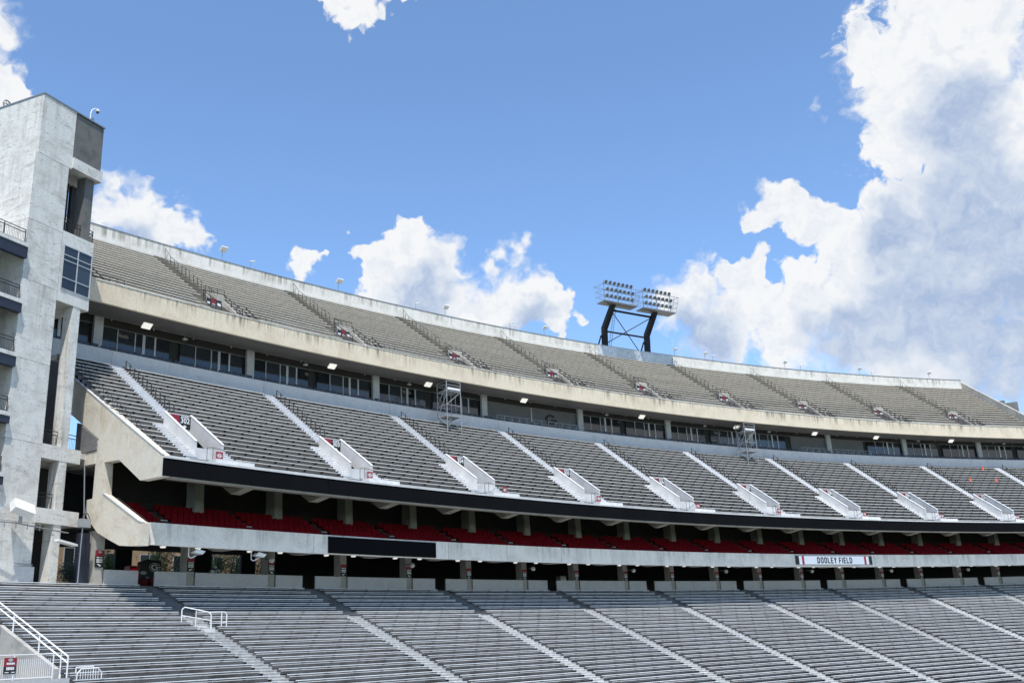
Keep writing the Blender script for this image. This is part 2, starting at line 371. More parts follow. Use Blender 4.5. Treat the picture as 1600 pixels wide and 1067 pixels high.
def brickmat(name, c1, c2, mortar, sc, w=.5, h=.25):
    m, t, b = base_mat(name); b.inputs['Roughness'].default_value = .9
    tc = N(t, 'ShaderNodeTexCoord'); mp = N(t, 'ShaderNodeCombineXYZ'); sx = N(t, 'ShaderNodeSeparateXYZ'); t.links.new(tc.outputs['Object'], sx.inputs[0])
    sm = N(t, 'ShaderNodeMath', operation='ADD'); t.links.new(sx.outputs['X'], sm.inputs[0]); t.links.new(sx.outputs['Y'], sm.inputs[1]); t.links.new(sm.outputs[0], mp.inputs['X']); t.links.new(sx.outputs['Z'], mp.inputs['Y'])
    bt = N(t, 'ShaderNodeTexBrick'); t.links.new(mp.outputs[0], bt.inputs['Vector'])
    bt.inputs['Color1'].default_value = (*c1, 1); bt.inputs['Color2'].default_value = (*c2, 1); bt.inputs['Mortar'].default_value = (*mortar, 1)
    bt.inputs['Scale'].default_value = sc; bt.inputs['Mortar Size'].default_value = .015; bt.inputs['Brick Width'].default_value = w; bt.inputs['Row Height'].default_value = h
    t.links.new(bt.outputs['Color'], b.inputs['Base Color']); return m
def glassmat():
    m, t, b = base_mat('dark_glass'); b.inputs['Roughness'].default_value = .05; b.inputs['Specular IOR Level'].default_value = .7
    oi = N(t, 'ShaderNodeObjectInfo'); mx = N(t, 'ShaderNodeMix', data_type='RGBA'); t.links.new(oi.outputs['Random'], mx.inputs['Factor'])
    mx.inputs['A'].default_value = (.006, .008, .011, 1); mx.inputs['B'].default_value = (.035, .045, .055, 1); t.links.new(mx.outputs['Result'], b.inputs['Base Color']); return m
M_['glass'] = glassmat()
M_['cmu'] = brickmat('grey_block', (.17, .17, .17), (.13, .13, .13), (.22, .22, .22), 1.0, .4, .2)
M_['brick'] = brickmat('tan_brick', (.30, .20, .12), (.24, .155, .09), (.36, .29, .2), 1.0, .25, .1)
def leafmat(name, col):
    m, t, b = base_mat(name); b.inputs['Roughness'].default_value = .6
    gi = N(t, 'ShaderNodeNewGeometry'); mr = N(t, 'ShaderNodeMapRange'); t.links.new(gi.outputs['Random Per Island'], mr.inputs[0])
    mr.inputs[3].default_value = .55; mr.inputs[4].default_value = 1.5
    vm = N(t, 'ShaderNodeVectorMath', operation='SCALE'); vm.inputs[0].default_value = col; t.links.new(mr.outputs[0], vm.inputs['Scale'])
    t.links.new(vm.outputs[0], b.inputs['Base Color'])
    b.inputs['Transmission Weight'].default_value = 0.0
    return m
M_['leaf'] = leafmat('leaves', (.10, .17, .03)); M_['leaf2'] = leafmat('bush_leaves', (.05, .09, .025))
def rep_part(name, mb, mat, parent, frames, **k):
    """alike parts that share one mesh, each in its own frame"""
    me = mesh_of(name, mb, Matrix.Identity(4)); me.materials.append(mat); out = []
    Pi = FR[parent.name].inverted()
    for M in frames:
        o = bpy.data.objects.new(name, me); COL.objects.link(o); o.parent = parent; o.matrix_basis = Pi @ M; FR[o.name] = M
        tag(o, k.get('label'), None, None, k.get('kind')); out.append(o)
    return out
def own_part(name, mb, mat, parent, M, **k):
    o = bpy.data.objects.new(name, mesh_of(name, mb, M)); COL.objects.link(o); o.data.materials.append(mat)
    o.parent = parent; o.matrix_basis = FR[parent.name].inverted() @ M; FR[o.name] = M
    return tag(o, k.get('label'), None, None, k.get('kind'))
def arc_local(R0, R1, z0, z1, du, n=4, gap=0.0):
    """curved block centred on its own frame (frame at mean radius Rm, u = 0)"""
    mb = MB(); prof = [(R0, z0), (R1, z0), (R1, z1), (R0, z1)]; k = 4; vs = []; Rm = R0
    for i in range(n + 1):
        t = (-du / 2 + du * i / n) * DTH
        if i == 0: t += gap / R0
        if i == n: t -= gap / R0
        for R, z in prof: vs.append(Vector((R * math.sin(t), R * math.cos(t) - R0, z)))
    fs = []
    for i in range(n):
        for j in range(k):
            a = i * k + j; b = i * k + (j + 1) % k; fs.append((a, b, b + k, a + k))
    fs += [tuple(range(k)), tuple(range(n * k, n * k + k))]
    return mb.add(vs, fs)
UL, UR = -3.0, 20.6
def U(m): return m / BAY                       # metres to bays
# ---------------------------------------------------------------- setting
g = MB(); g.add([(-1500, -1500, 0), (1500, -1500, 0), (1500, 1500, 0), (-1500, 1500, 0)], [(0, 1, 2, 3)])
single('ground', g, M_['grass'], Matrix.Identity(4), kind='structure')
g = MB(); g.sweep([(RK + 12, HK - .06), (RK + 150, HK - .06), (RK + 150, HK - 1.2), (RK + 12, HK - 1.2)], -9, 24, 60)
single('plaza', g, M_['plaza'], frame(RK + 60, 6, HK), kind='structure')
# ---------------------------------------------------------------- rows of the three tiers
LOW_T, LOW_R, LOW_N = .86, .374, 32
def low_seat(n): return HK + .02 - LOW_R * n
def low_riser(n): return RK - .08 - LOW_T * n
MID_T, MID_R, MID_N = .705, .505, 22
def mid_floor(n): return HG - .15 + MID_R * n
def mid_riser(n): return RG + .45 + MID_T * (n + 1)
UP_T, UP_R, UP_N = .81, .597, 19
def up_floor(n): return HC - .30 + UP_R * n
def up_riser(n): return RC + .50 + UP_T * (n + 1)
GS = thing('grandstand', 'long curved concrete grandstand with stacked seating decks beyond the lower bowl', 'grandstand', frame(RK, 9, HK - .04))
# ---- lower terrace
def terrace(mb, steps, u0, u1):
    mb.sweep(steps, u0, u1, max(2, int((u1 - u0) * 4)), closed=False)
lt = MB()
VR = 237.35; VU = -1.38                      # the ramp cut at the tower end of the lower bowl
def low_profile(n0, n1):
    p = []
    for n in range(n0, n1):
        zf0 = low_seat(n) - .43 + LOW_R; zf = low_seat(n) - .43; R = low_riser(n)
        p += [(R, zf0), (R, zf), (R - LOW_T, zf)]
    return p
n_cut = int((RK - .08 - VR) / LOW_T)
terrace(lt, low_profile(0, n_cut), UL, UR)
terrace(lt, low_profile(n_cut, LOW_N), VU, UR)
part('lower_terrace', lt, M_['deck_low'], GS)
# ---- concourse
cf = MB(); zc = HK - .04
cf.sweep([(RK - .08, zc), (RK + 12, zc), (RK + 12, zc - .5), (RK - .08, zc - .5)], UL, UR)
part('concourse_floor', cf, M_['plaza'], GS)
cw = MB(); 
for a_, b_ in ((.93, 1.12), (1.78, 2.10), (2.5, 2.69), (2.79, UR)): cw.sweep([(RK + 10.5, zc), (RK + 10.8, zc), (RK + 10.8, 15), (RK + 10.5, 15)], a_, b_)
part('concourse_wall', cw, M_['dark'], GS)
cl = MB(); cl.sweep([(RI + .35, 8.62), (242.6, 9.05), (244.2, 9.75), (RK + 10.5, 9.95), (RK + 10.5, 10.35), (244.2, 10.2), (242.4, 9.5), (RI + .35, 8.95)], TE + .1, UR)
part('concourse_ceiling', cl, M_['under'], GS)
CU = [i for i in range(0, 21)]
cb = MB(); cb.box(-.36, .36, -.05, .85, 0, 3.9)
rep_part('column', cb, M_['column'], GS, [frame(RK + .22, u, zc) for u in CU])
# pale guard walls, open at every second bay's stair
def guard(u0, u1, nm='guard_wall', h=1.11):
    um = (u0 + u1) / 2; mb = MB(); mb.sweep([(RK + .02, zc), (RK + .14, zc), (RK + .14, zc + h), (RK + .02, zc + h)], u0, u1, 3)
    return own_part(nm, mb, M_['pale'], GS, frame(RK + .02, um, zc))
hw = .05 + .003
for i in range(0, 20):
    a, b = i + hw, i + 1 - hw
    if i % 2 == 0:
        guard(a, i + .5 - .09); guard(i + .5 + .09, b)
    else: guard(a, b)
guard(-2.9, -.63)
# ---- club level: raking beams, seating steps, fascia
RAKER = [(250.6, 21.2), (241.45, 15.9), (RG + .35, HG - .75), (RG + .35, HH - .02), (239.62, 12.50), (242.5, 14.31), (244.45, 14.62), (245.5, 16.0), (249.6, 18.9), (250.6, 19.6)]
RAKER_END = [(252.6, 24.0), (241.45, 16.95), (RG - .02, HG + .05), (RG - .02, HH - .08), (239.62, 12.80), (242.5, 14.71), (244.45, 14.82), (245.53, 16.78), (249.6, 19.29), (250.6, 19.7), (252.6, 20.0)]
PIER = [(245.62, 16.7), (244.45, 14.85), (244.32, 12.45), (239.6, 9.96), (RI - .35, 9.80), (RI - .3, 8.26), (240.3, 8.32), (241.71, 8.5), (243.25, 9.11), (244.67, 9.71), (246.02, 10.79), (246.5, 11.26), (246.5, 12.31), (245.7, 12.31)]
INNER = [(245.62, 16.6), (244.45, 14.9), (244.32, 10.9), (RI + .34, 8.7), (RI + .34, 8.40), (241.71, 8.46), (243.25, 8.95), (244.67, 9.6), (245.62, 9.9)]
def local_slab(poly, w):
    mb = MB(); R0, z0 = RK, HK
    mb.prism([(R - R0, z - z0) for R, z in poly], -w / 2, w / 2, axis='x'); return mb
rep_part('raking_beam', local_slab(RAKER, .85), M_['beam'], GS, [frame(RK, u, HK) for u in CU[1:]])
rep_part('club_column', local_slab(INNER, .8), M_['column'], GS, [frame(RK, u, HK) for u in CU[1:]])
mb = MB(); mb.slab(RAKER_END, TE, .7); own_part('end_raker', mb, M_['cream'], GS, frame(RK, TE, HK + 5), label='cream stained concrete raking end beam')
mb = MB(); mb.slab(PIER, TE, .7); own_part('end_pier', mb, M_['cream'], GS, frame(RK, TE, HK + 5), label='cream stained concrete end pier')
mb = MB(); mb.slab([(247.84, 18.12), (245.6, 16.79), (245.56, 15.9), (248.6, 16.0), (248.6, 18.5)], TE - .012, .3); own_part('block_wall', mb, M_['cmu'], GS, frame(246.5, TE, 16), label='grey concrete block infill wall')
mb = MB(); mb.slab([(249.3, 15.98), (245.63, 15.86), (245.63, 14.9), (249.3, 15.05)], TE - .004, .6); own_part('end_lintel', mb, M_['cream'], GS, frame(246.5, TE, 16))
mb = MB(); mb.slab([(252.6, 24.13), (241.4, 17.03), (RG - .05, HG + .13), (RG - .05, HG + .052), (241.45, 16.955), (252.6, 24.02)], TE - .004, .22); part('end_coping', mb, M_['pale'], GS)
mb = MB(); mb.slab([(244.25, 12.53), (239.55, 10.04), (RI - .36, 9.87), (RI - .36, 9.81), (239.6, 9.97), (244.3, 12.46)], TE - .004, .3); part('pier_coping', mb, M_['pale'], GS)
CLUB_N, CLUB_T, CLUB_R = 6, .82, .44
def club_floor(n): return 9.05 + CLUB_R * n
def club_R(n): return RI + .42 + CLUB_T * n
p = []
for n in range(CLUB_N):
    p += [(club_R(n), club_floor(n) - (CLUB_R if n else .3)), (club_R(n), club_floor(n)), (club_R(n + 1), club_floor(n))]
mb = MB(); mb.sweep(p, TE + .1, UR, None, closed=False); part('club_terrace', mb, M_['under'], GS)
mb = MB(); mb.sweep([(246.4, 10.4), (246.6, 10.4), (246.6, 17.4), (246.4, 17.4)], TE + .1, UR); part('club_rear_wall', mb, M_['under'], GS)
fl = arc_local(RI, RI + .28, 0, HI - HJ, 1.0, 3, .022)
rep_part('club_fascia_panel', fl, M_['fascia_lo'], GS, [frame(RI, i + .5 + (.04 if i == 0 else 0), HJ) for i in range(0, 21)])
# ---- mid deck
vom_mid = [0.60 + 2 * j for j in range(0, 10)]
VM_B, VM_F = 7, 1                            # rows taken by the vomitories
mt = MB()
def mid_steps(n0, n1, u0, u1):
    p = []
    for n in range(n0, n1):
        p += [(mid_riser(n - 1), mid_floor(n)), (mid_riser(n), mid_floor(n))] if n else [(RG + .12, mid_floor(0)), (mid_riser(0), mid_floor(0))]
        p += [(mid_riser(n), mid_floor(n + 1))]
    mt.sweep(p, u0, u1, max(1, int((u1 - u0) * 4)), closed=False)
mid_steps(VM_B + 1, MID_N, TE + .02, UR); mid_steps(0, VM_F + 1, TE + .02, UR)
edges = [TE + .02]
for c in vom_mid: edges += [c - .155, c + .155]
edges.append(UR)
for a, b in zip(edges[0::2], edges[1::2]):
    if b > a: mid_steps(VM_F + 1, VM_B + 1, a, b)
part('mid_terrace', mt, M_['deck_mid'], GS)
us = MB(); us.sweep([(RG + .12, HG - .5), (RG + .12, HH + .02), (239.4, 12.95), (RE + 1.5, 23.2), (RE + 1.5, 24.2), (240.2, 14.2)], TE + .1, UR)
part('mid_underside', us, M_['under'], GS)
rp = arc_local(RG - .10, RG + .11, 0, HG - .16 - HH, .5, 2, .008)
rep_part('led_panel', rp, M_['ribbon'], GS, [frame(RG - .10, TE + .012 + .25 + .5 * i, HH) for i in range(41)], label='black led panel of the ribbon board along the mid deck edge')
mb = MB(); mb.sweep([(RG - .14, HG - .155), (RG + .16, HG - .155), (RG + .16, HG), (RG - .14, HG)], TE + .012, UR, 84); part('deck_edge_coping', mb, M_['white'], GS)
mb = MB(); mb.sweep([(RG - .06, HH - .12), (RG + .55, HH - .12), (RG + .55, HH - .004), (RG - .06, HH - .004)], TE + .1, UR, 84); part('deck_edge_lip', mb, M_['beam'], GS)
# ---- press level
pp = arc_local(RE, RE + .25, 0, HF - HE + .3, 2.0, 6, .012)
rep_part('press_parapet_panel', pp, M_['press'], GS, [frame(RE, -.4 + 2 * i, HE - .3) for i in range(0, 12)])
mb = MB(); mb.sweep([(RE - .03, HF + .006), (RE + .28, HF + .006), (RE + .28, HF + .07), (RE - .03, HF + .07)], UL + .2, UR, 84); part('parapet_cap', mb, M_['navy'], GS)
mb = MB(); mb.sweep([(RE - .09, HE - .02), (RE - .05, HE - .02), (RE - .05, HE + .04), (RE - .09, HE + .04)], TE + .2, UR, 84); part('grab_rail', mb, M_['rail'], GS)
mb = MB(); mb.sweep([(mid_riser(MID_N - 1), mid_floor(MID_N)), (RE + .2, mid_floor(MID_N)), (RE + .2, mid_floor(MID_N) - .4), (mid_riser(MID_N - 1) + .1, mid_floor(MID_N) - .4)], TE + .02, UR); part('top_walkway', mb, M_['pale'], GS)
mb = MB(); mb.sweep([(RE + .3, HF - .6), (RE + 3.2, HF - .6), (RE + 3.2, HF - 1.6), (RE + .3, HF - 1.6)], UL + .2, UR); part('press_floor', mb, M_['under'], GS)
RW = RE + 2.0                                # window line
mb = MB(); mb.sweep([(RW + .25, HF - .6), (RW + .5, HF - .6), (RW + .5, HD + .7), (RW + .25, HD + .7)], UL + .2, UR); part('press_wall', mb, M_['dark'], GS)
mb = MB(); mb.sweep([(RC + .28, HD + .04), (RE + .62, HD + .04), (RE + .62, HD + .30), (RC + .28, HD + .30)], UL + .2, UR, 84); part('soffit', mb, M_['soffit'], GS)
mb = MB(); mb.sweep([(RE + .64, HD - .02), (RE + .72, HD - .02), (RE + .72, HD + .12), (RE + .64, HD + .12)], UL + .2, UR, 84); part('soffit_trim', mb, M_['rail_g'], GS)
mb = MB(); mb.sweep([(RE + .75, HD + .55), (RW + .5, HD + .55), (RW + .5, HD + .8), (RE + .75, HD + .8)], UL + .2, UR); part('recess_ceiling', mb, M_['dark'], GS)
mb = MB(); mb.sweep([(RW - .06, HD - .30), (RW + .2, HD - .30), (RW + .2, HD + .5), (RW - .06, HD + .5)], UL + .2, UR, 84); part('window_head', mb, M_['under'], GS)
mb = MB(); mb.sweep([(RW - .05, HD - .36), (RW + .1, HD - .36), (RW + .1, HD - .303), (RW - .05, HD - .303)], UL + .2, UR, 84); part('window_rail', mb, M_['rail_g'], GS)
pil = MB(); pil.box(-.42, .42, 0, .35, 0, HD - HF + .9)
rep_part('pilaster', pil, M_['press'], GS, [frame(RW - .4, .53 + 2 * j, HF - .6) for j in range(-1, 10)])
z0w, z1w = HF - .55, HD - .365
def pane(name, u0, u1, mat, R=RW, z0=z0w, z1=z1w, t=.05):
    um = (u0 + u1) / 2; w = (u1 - u0) * BAY * R / RK; mb = MB(); mb.box(-w / 2, w / 2, 0, t, 0, z1 - z0)
    return own_part(name, mb.__class__().add([frame(R, um, z0) @ v for v in mb.v], mb.f), mat, GS, frame(R, um, z0))
LOGGIA = [(6.53, 8.53), (13.53, 15.53)]
def suite(u0):
    """one suite per bay: a two-pane window, a slim light, a pale jamb, a door and a second window"""
    x = u0 + .075
    for nm, w, mt_ in (('window', .205, 'glass'), (None, .01, 'frame'), ('window', .205, 'glass'), (None, .012, 'frame'), ('side_light', .085, 'glass'), (None, .034, 'frame'), ('door', .115, 'glass'), (None, .022, 'frame'), ('window', .18, 'glass')):
        if nm is None: pane('jamb', x, x + w, M_['frame'], RW - .04)
        else:
            pane(nm, x + .004, x + w - .004, M_[mt_], RW + random.uniform(0, .03))
        x += w
for i in range(-1, 20):
    u0 = .5 + i
    if any(a - .1 < u0 + .03 and u0 + 1.03 < b + .1 for a, b in LOGGIA): continue
    suite(u0)
for a, b in LOGGIA:
    mb = MB(); mb.sweep([(RW + .05, HF - .55), (RW + .2, HF - .55), (RW + .2, HD - .365), (RW + .05, HD - .365)], a + .06, b - .06, 8)
    own_part('loggia_wall', mb, M_['loggia'], GS, frame(RW, (a + b) / 2, HF))
    mb = MB(); mb.sweep([(RW - .1, HF - .55), (RW + .04, HF - .55), (RW + .04, HD - .365), (RW - .1, HD - .365)], (a + b) / 2 - .03, (a + b) / 2 - .012, 1)
    own_part('jamb', mb, M_['frame'], GS, frame(RW, (a + b) / 2, HF))
mb = MB()                                     # dark seat backs along the parapet
for i in range(-2, 200):
    u = .1 * i + .03
    if u > UR or any(a < u < b for a, b in LOGGIA): continue
    mb.box(-.27, .27, 0, .12, 0, .55 + .1 * ((i * 37) % 5) / 5, frame(RE + .45, u, HF - .15))
part('suite_seat_backs', mb, M_['navy'], GS, kind='stuff')
# ---- upper deck
uf = arc_local(RC, RC + .28, 0, HC - HD, 1.0, 3, .008)
rep_part('upper_fascia_panel', uf, M_['fascia_up'], GS, [frame(RC, .16 + i, HD) for i in range(-2, 21)])
mb = MB(); mb.sweep([(RC - .05, HC + .003), (RC + .33, HC + .003), (RC + .33, HC + .09), (RC - .05, HC + .09)], UL + .3, UR, 84); part('upper_fascia_coping', mb, M_['wall_up'], GS)
vom_up = [2.0 * j for j in range(0, 10)]
U_END = 19.78
VU_B, VU_F = 4, 0
ut = MB()
def up_steps(n0, n1, u0, u1):
    p = []
    for n in range(n0, n1):
        p += [(up_riser(n - 1) if n else RC + .29, up_floor(n)), (up_riser(n), up_floor(n)), (up_riser(n), up_floor(n + 1))]
    ut.sweep(p, u0, u1, max(1, int((u1 - u0) * 4)), closed=False)
up_steps(VU_B + 1, UP_N, -.9, U_END); up_steps(0, VU_F + 1, -.9, U_END)
edges = [-.9]
for c in vom_up: edges += [c - .15, c + .15]
edges.append(U_END)
for a, b in zip(edges[0::2], edges[1::2]): up_steps(VU_F + 1, VU_B + 1, a, b)
part('upper_terrace', ut, M_['deck_up'], GS)
uu = MB(); uu.sweep([(RC + .3, HC - .5), (RC + .3, HD + .35), (RE + 3.2, HD + .9), (RA + .3, 41.0), (RA + .3, 42.4)], UL + .2, U_END); part('upper_underside', uu, M_['under'], GS)
bw = arc_local(RA, RA + .3, 0, HA - 42.3, 1.0, 3, .008)
PAN = (10.306, 12.12)
fr = [frame(RA, i + .5, 42.3) for i in range(-1, 19) if i + .5 < 10.2 or i + .5 > 12.2]
rep_part('back_wall_panel', bw, M_['wall_up'], GS, fr)
for a, b in ((10.006, PAN[0]), (PAN[1], 12.994), (19.006, U_END)):
    mb = MB(); mb.sweep([(RA, 42.3), (RA + .3, 42.3), (RA + .3, HA), (RA, HA)], a, b, 2); own_part('back_wall_panel', mb, M_['wall_up'], GS, frame(RA, (a + b) / 2, 42.3))
mb = MB(); mb.sweep([(RA - .06, HA + .003), (RA + .36, HA + .003), (RA + .36, HA + .07), (RA - .06, HA + .07)], -1.0, U_END, 84); part('back_wall_coping', mb, M_['rail_g'], GS)
for k in range(4):
    a = PAN[0] + (PAN[1] - PAN[0]) * k / 4 + .004; b = PAN[0] + (PAN[1] - PAN[0]) * (k + 1) / 4 - .004
    mb = MB(); mb.sweep([(RA - .05, 42.3), (RA + .02, 42.3), (RA + .02, HA - .01), (RA - .05, HA - .01)], a, b, 2); own_part('metal_wall_panel', mb, M_['sheet'], GS, frame(RA, (a + b) / 2, 42.3), label='galvanised sheet panel below the floodlight mast')
mb = MB(); mb.slab([(RA + .5, HA - .05), (255.0, 35.1), (RC + .1, HC + .7), (RC + .1, HC - 1.3), (RA + .5, 40.5)], U_END, .35); own_part('end_parapet', mb, M_['vom_up'], GS, frame(RA - 8, U_END, 38), label='sloping concrete end parapet of the upper deck')
# ---------------------------------------------------------------- benches
def bench_meshes(R, du, pitch, off, dz, legs, plank, depth=.26, t=.05, bw=.05, bd=.10, foot=None):
    """plank centred on its own frame at radius R (front edge), z = 0 is the seat top"""
    n = max(2, int(du * 3)); pl = arc_local(R, R + depth, -t, 0, du, n)
    fm = mesh_of('footboard', arc_local(R + depth + foot[0], R + depth + foot[1], foot[2], foot[3], du, n), Matrix.Identity(4)) if foot else None
    L = du * DTH * R; br = MB(); x = -L / 2 + .35 + off * pitch
    while x < L / 2 - .2:
        th = x / R; M = Matrix.Translation((R * math.sin(th), R * math.cos(th) - R, 0)) @ Matrix.Rotation(-th, 4, 'Z')
        br.box(-bw / 2, bw / 2, .03, depth + bd, -legs, -t - .002, M); x += pitch
    return mesh_of('bench_plank', pl, Matrix.Identity(4)), mesh_of('bracket', br, Matrix.Identity(4)), fm
def bench_row(name, R, z, secs, pitch, off, legs, mat, labels, cat, group, t=.05, bw=.05, depth=.26, bd=.10, foot=None):
    cache = {}
    for (a, b), lab in zip(secs, labels):
        if b - a < .05: continue
        key = round(b - a, 4)
        if key not in cache:
            m1, m2, m3_ = bench_meshes(R, b - a, pitch, off, 0, legs, None, depth, t, bw, bd, foot); m1.materials.append(mat); m2.materials.append(M_['bracket']); cache[key] = (m1, m2, m3_)
            if m3_: m3_.materials.append(M_['footboard'])
        m1, m2, m3_ = cache[key]; M = frame(R, (a + b) / 2, z)
        o = bpy.data.objects.new(name, m1); COL.objects.link(o); o.matrix_world = M; FR[o.name] = M; tag(o, lab, cat, group)
        if len(m2.polygons):
            c = bpy.data.objects.new('bracket', m2); COL.objects.link(c); c.parent = o; c['kind'] = 'stuff'
        if m3_: c = bpy.data.objects.new('footboard', m3_); COL.objects.link(c); c.parent = o
def stair_lab(i, tot, what): return f'before the first {what} stair from the tower' if i == 0 else f'between the {ordw(i-1)} and {ordw(i)} {what} stairs from the tower'
# lower bowl: silver planks; stairs at u = .5 + 2j
LA = [.5 + 2 * j for j in range(0, 11)]
LHW = .095
def low_u_max(n):                             # rows run out of the photograph's reach to the right
    return UR
vis_first = [(17, -1.4), (18, 0.0), (21, 2.3), (24, 5.0), (27, 8.0), (30, 11.0)]
for n in range(0, 31):
    R = low_riser(n) - .11 - .26; z = low_seat(n); secs = []; labs = []
    st = VU + .02 if n >= n_cut else UL + .05
    us_ = [st] + LA
    for i in range(len(us_)):
        a = us_[i] + (LHW + .01 if i else 0); b = us_[i + 1] - LHW - .01 if i + 1 < len(us_) else UR
        # leave out what lies below the frame
        lo = -9
        for nn, uu in vis_first:
            if n > nn: lo = uu
        if b <= lo + .2: continue
        secs.append((a, b)); labs.append(f'silver bench, {ordw(n)} row below the concourse, ' + (f'tower side of the first white stair' if i == 0 else f'between {ordw(i-1)} and {ordw(i)} stairs from tower'))
    bench_row('bleacher_bench', R, z, secs, 2.45, (-n * .38) % 1, .21, M_['alu'], labs, 'bench', 'silver benches of the lower bowl', t=.048, bw=.12, bd=.02, foot=(.07, .105, -.170, -.128))
# mid deck
nums = [302 + j for j in range(10)]
def sec_name(i):
    if i == 0: return 'beside the sloping cream end wall'
    return f'between {ordw(i-1)} and {ordw(i)} white vomitories from tower' if i < len(nums) else 'beyond the last white vomitory'
for n in range(MID_N):
    R = mid_riser(n) - .06 - .26; z = mid_floor(n) + .43; secs = []; labs = []
    for i in range(len(vom_mid) + 1):
        if n > VM_B: l, r = .09, .09
        elif n > 4: l, r = .17, .30
        elif n > 0: l, r = .31, .30
        else: l, r = .42, .30
        a = vom_mid[i - 1] + l if i else TE + .06
        b = vom_mid[i] - r if i < len(vom_mid) else UR
        secs.append((a, b)); labs.append(f'grey bench, {ordw(n)} row above the ribbon board, {sec_name(i)}')
    bench_row('stand_bench', R, z, secs, 1.72, (-n * .36) % 1, .17, M_['alu_m'], labs, 'bench', 'grey benches of the mid deck', t=.05, bw=.05)
# upper deck
for n in range(UP_N):
    R = up_riser(n) - .05 - .28; z = up_floor(n) + .44; secs = []; labs = []
    for i in range(len(vom_up) + 1):
        if n > VU_B + 1: l, r = .09, .09
        elif n > 2: l, r = .20, .26
        else: l, r = .52, .20
        a = vom_up[i - 1] + l if i else -.8
        b = vom_up[i] - r if i < len(vom_up) else U_END - .02
        secs.append((a, b)); labs.append(f'pale bench, {ordw(n)} row above the stained fascia, ' + ('tower side of first upper stair' if i == 0 else (f'between {ordw(i-1)} and {ordw(i)} upper stairs' if i < len(vom_up) else 'beside the sloping end parapet')))
    bench_row('deck_bench', R, z, secs, 1.5, (-n * .37) % 1, .19, M_['alu_u'], labs, 'bench', 'pale benches of the upper deck', t=.13, bw=.06, bd=-.05)
# ---------------------------------------------------------------- stairs in the aisles
def stair(mb, floor, riser, n0, n1, u0, u1, up=1, lift=.006):
    """two steps to each row"""
    p = []
    for n in range(n0, n1):
        z0, z1 = floor(n), floor(n + 1); Rr = riser(n); d = .34
        zm = (z0 + z1) / 2; p += [(Rr - d, z0 + lift), (Rr - d, zm - .04), (Rr - d - .03, zm - .04), (Rr - d - .03, zm + lift), (Rr - .006, zm + lift), (Rr - .006, z1 - .04), (Rr - .035, z1 - .04), (Rr - .035, z1 + lift)]
    mb.sweep(p, u0, u1, 1, closed=False)
low_floor = lambda n: low_seat(n) - .43
def low_stair(mb, n0, n1, u0, u1):
    p = []
    for n in range(n0, n1):                  # going down, away from the concourse
        z0 = low_floor(n - 1); z1 = low_floor(n); R = low_riser(n)
        zm = (z0 + z1) / 2; p += [(R - .03, z0 + .006), (R - .03, z0 - .035), (R - .004, z0 - .036), (R - .004, zm + .006), (R - .40, zm + .006), (R - .40, zm - .035), (R - .37, zm - .036), (R - .37, z1 + .006)]
    mb.sweep(p, u0, u1, 1, closed=False)
for j, u in enumerate(LA):
    nw = max(4, 7 - int(u / 5))
    mb = MB(); low_stair(mb, 0, nw, u - LHW, u + LHW); own_part('aisle_stair', mb, M_['deck_low'], GS, frame(RK, u, HK))
    mb = MB(); low_stair(mb, nw, 31, u - LHW, u + LHW); own_part('aisle_stair', mb, M_['stair_low'], GS, frame(RK - 8, u, HK - 3), label='white painted aisle stair of the lower bowl')
for j, u in enumerate(vom_mid):
    mb = MB(); stair(mb, mid_floor, mid_riser, VM_B + 1, MID_N, u - .075, u + .075); own_part('aisle_stair', mb, M_['stair_white'], GS, frame(mid_riser(14), u, mid_floor(14)), label='white painted aisle stair of the mid deck')
    mb = MB(); stair(mb, mid_floor, mid_riser, 1, VM_B + 1, u - .155 - .13, u - .157)
    stair(mb, mid_floor, mid_riser, 1, 5, u + .157, u + .30)
    mb.sweep([(RG + .2, mid_floor(0) + .004), (RG + .2, mid_floor(1) + .01), (mid_riser(0) + .3, mid_floor(1) + .01), (mid_riser(0) + .3, mid_floor(0) + .004)], u - .06, u + .40, 2)
    own_part('vomitory_stair', mb, M_['stair_white'], GS, frame(RG + 1, u, HG))
for j, u in enumerate(vom_up):
    mb = MB(); stair(mb, up_floor, up_riser, VU_B + 1, UP_N, u - .075, u + .075); own_part('aisle_stair', mb, M_['deck_up'], GS, frame(up_riser(12), u, up_floor(12)))
# ---------------------------------------------------------------- lettering
def text_mb(s, size, bold=0.0, depth=.012, squeeze=1.0, spacing=1.0):
    cu = bpy.data.curves.new('lettering', 'FONT'); cu.body = s; cu.size = size; cu.align_x = 'CENTER'; cu.align_y = 'CENTER'; cu.extrude = depth / 2; cu.offset = bold; cu.resolution_u = 3; cu.space_character = spacing
    o = bpy.data.objects.new('lettering', cu); COL.objects.link(o)
    bpy.context.view_layer.update()
    me = bpy.data.meshes.new_from_object(o.evaluated_get(bpy.context.evaluated_depsgraph_get()))
    mb = MB(); mb.add([(v.co.x * squeeze, -v.co.z, v.co.y) for v in me.vertices], [tuple(p.vertices) for p in me.polygons])
    bpy.data.objects.remove(o); bpy.data.curves.remove(cu); bpy.data.meshes.remove(me); return mb
STROKES = {'D': [[(0,0),(0,1)], [(0,1),(.35,1),(.55,.78),(.55,.22),(.35,0),(0,0)]], 'O': [[(.14,0),(0,.2),(0,.8),(.14,1),(.42,1),(.56,.8),(.56,.2),(.42,0),(.14,0)]],
 'L': [[(0,1),(0,0),(.44,0)]], 'E': [[(.44,1),(0,1),(0,0),(.44,0)], [(0,.5),(.36,.5)]], 'Y': [[(0,1),(.28,.48),(.56,1)], [(.28,.48),(.28,0)]], 'F': [[(.44,1),(0,1),(0,0)], [(0,.5),(.36,.5)]], 'I': [[(0,1),(0,0)]]}
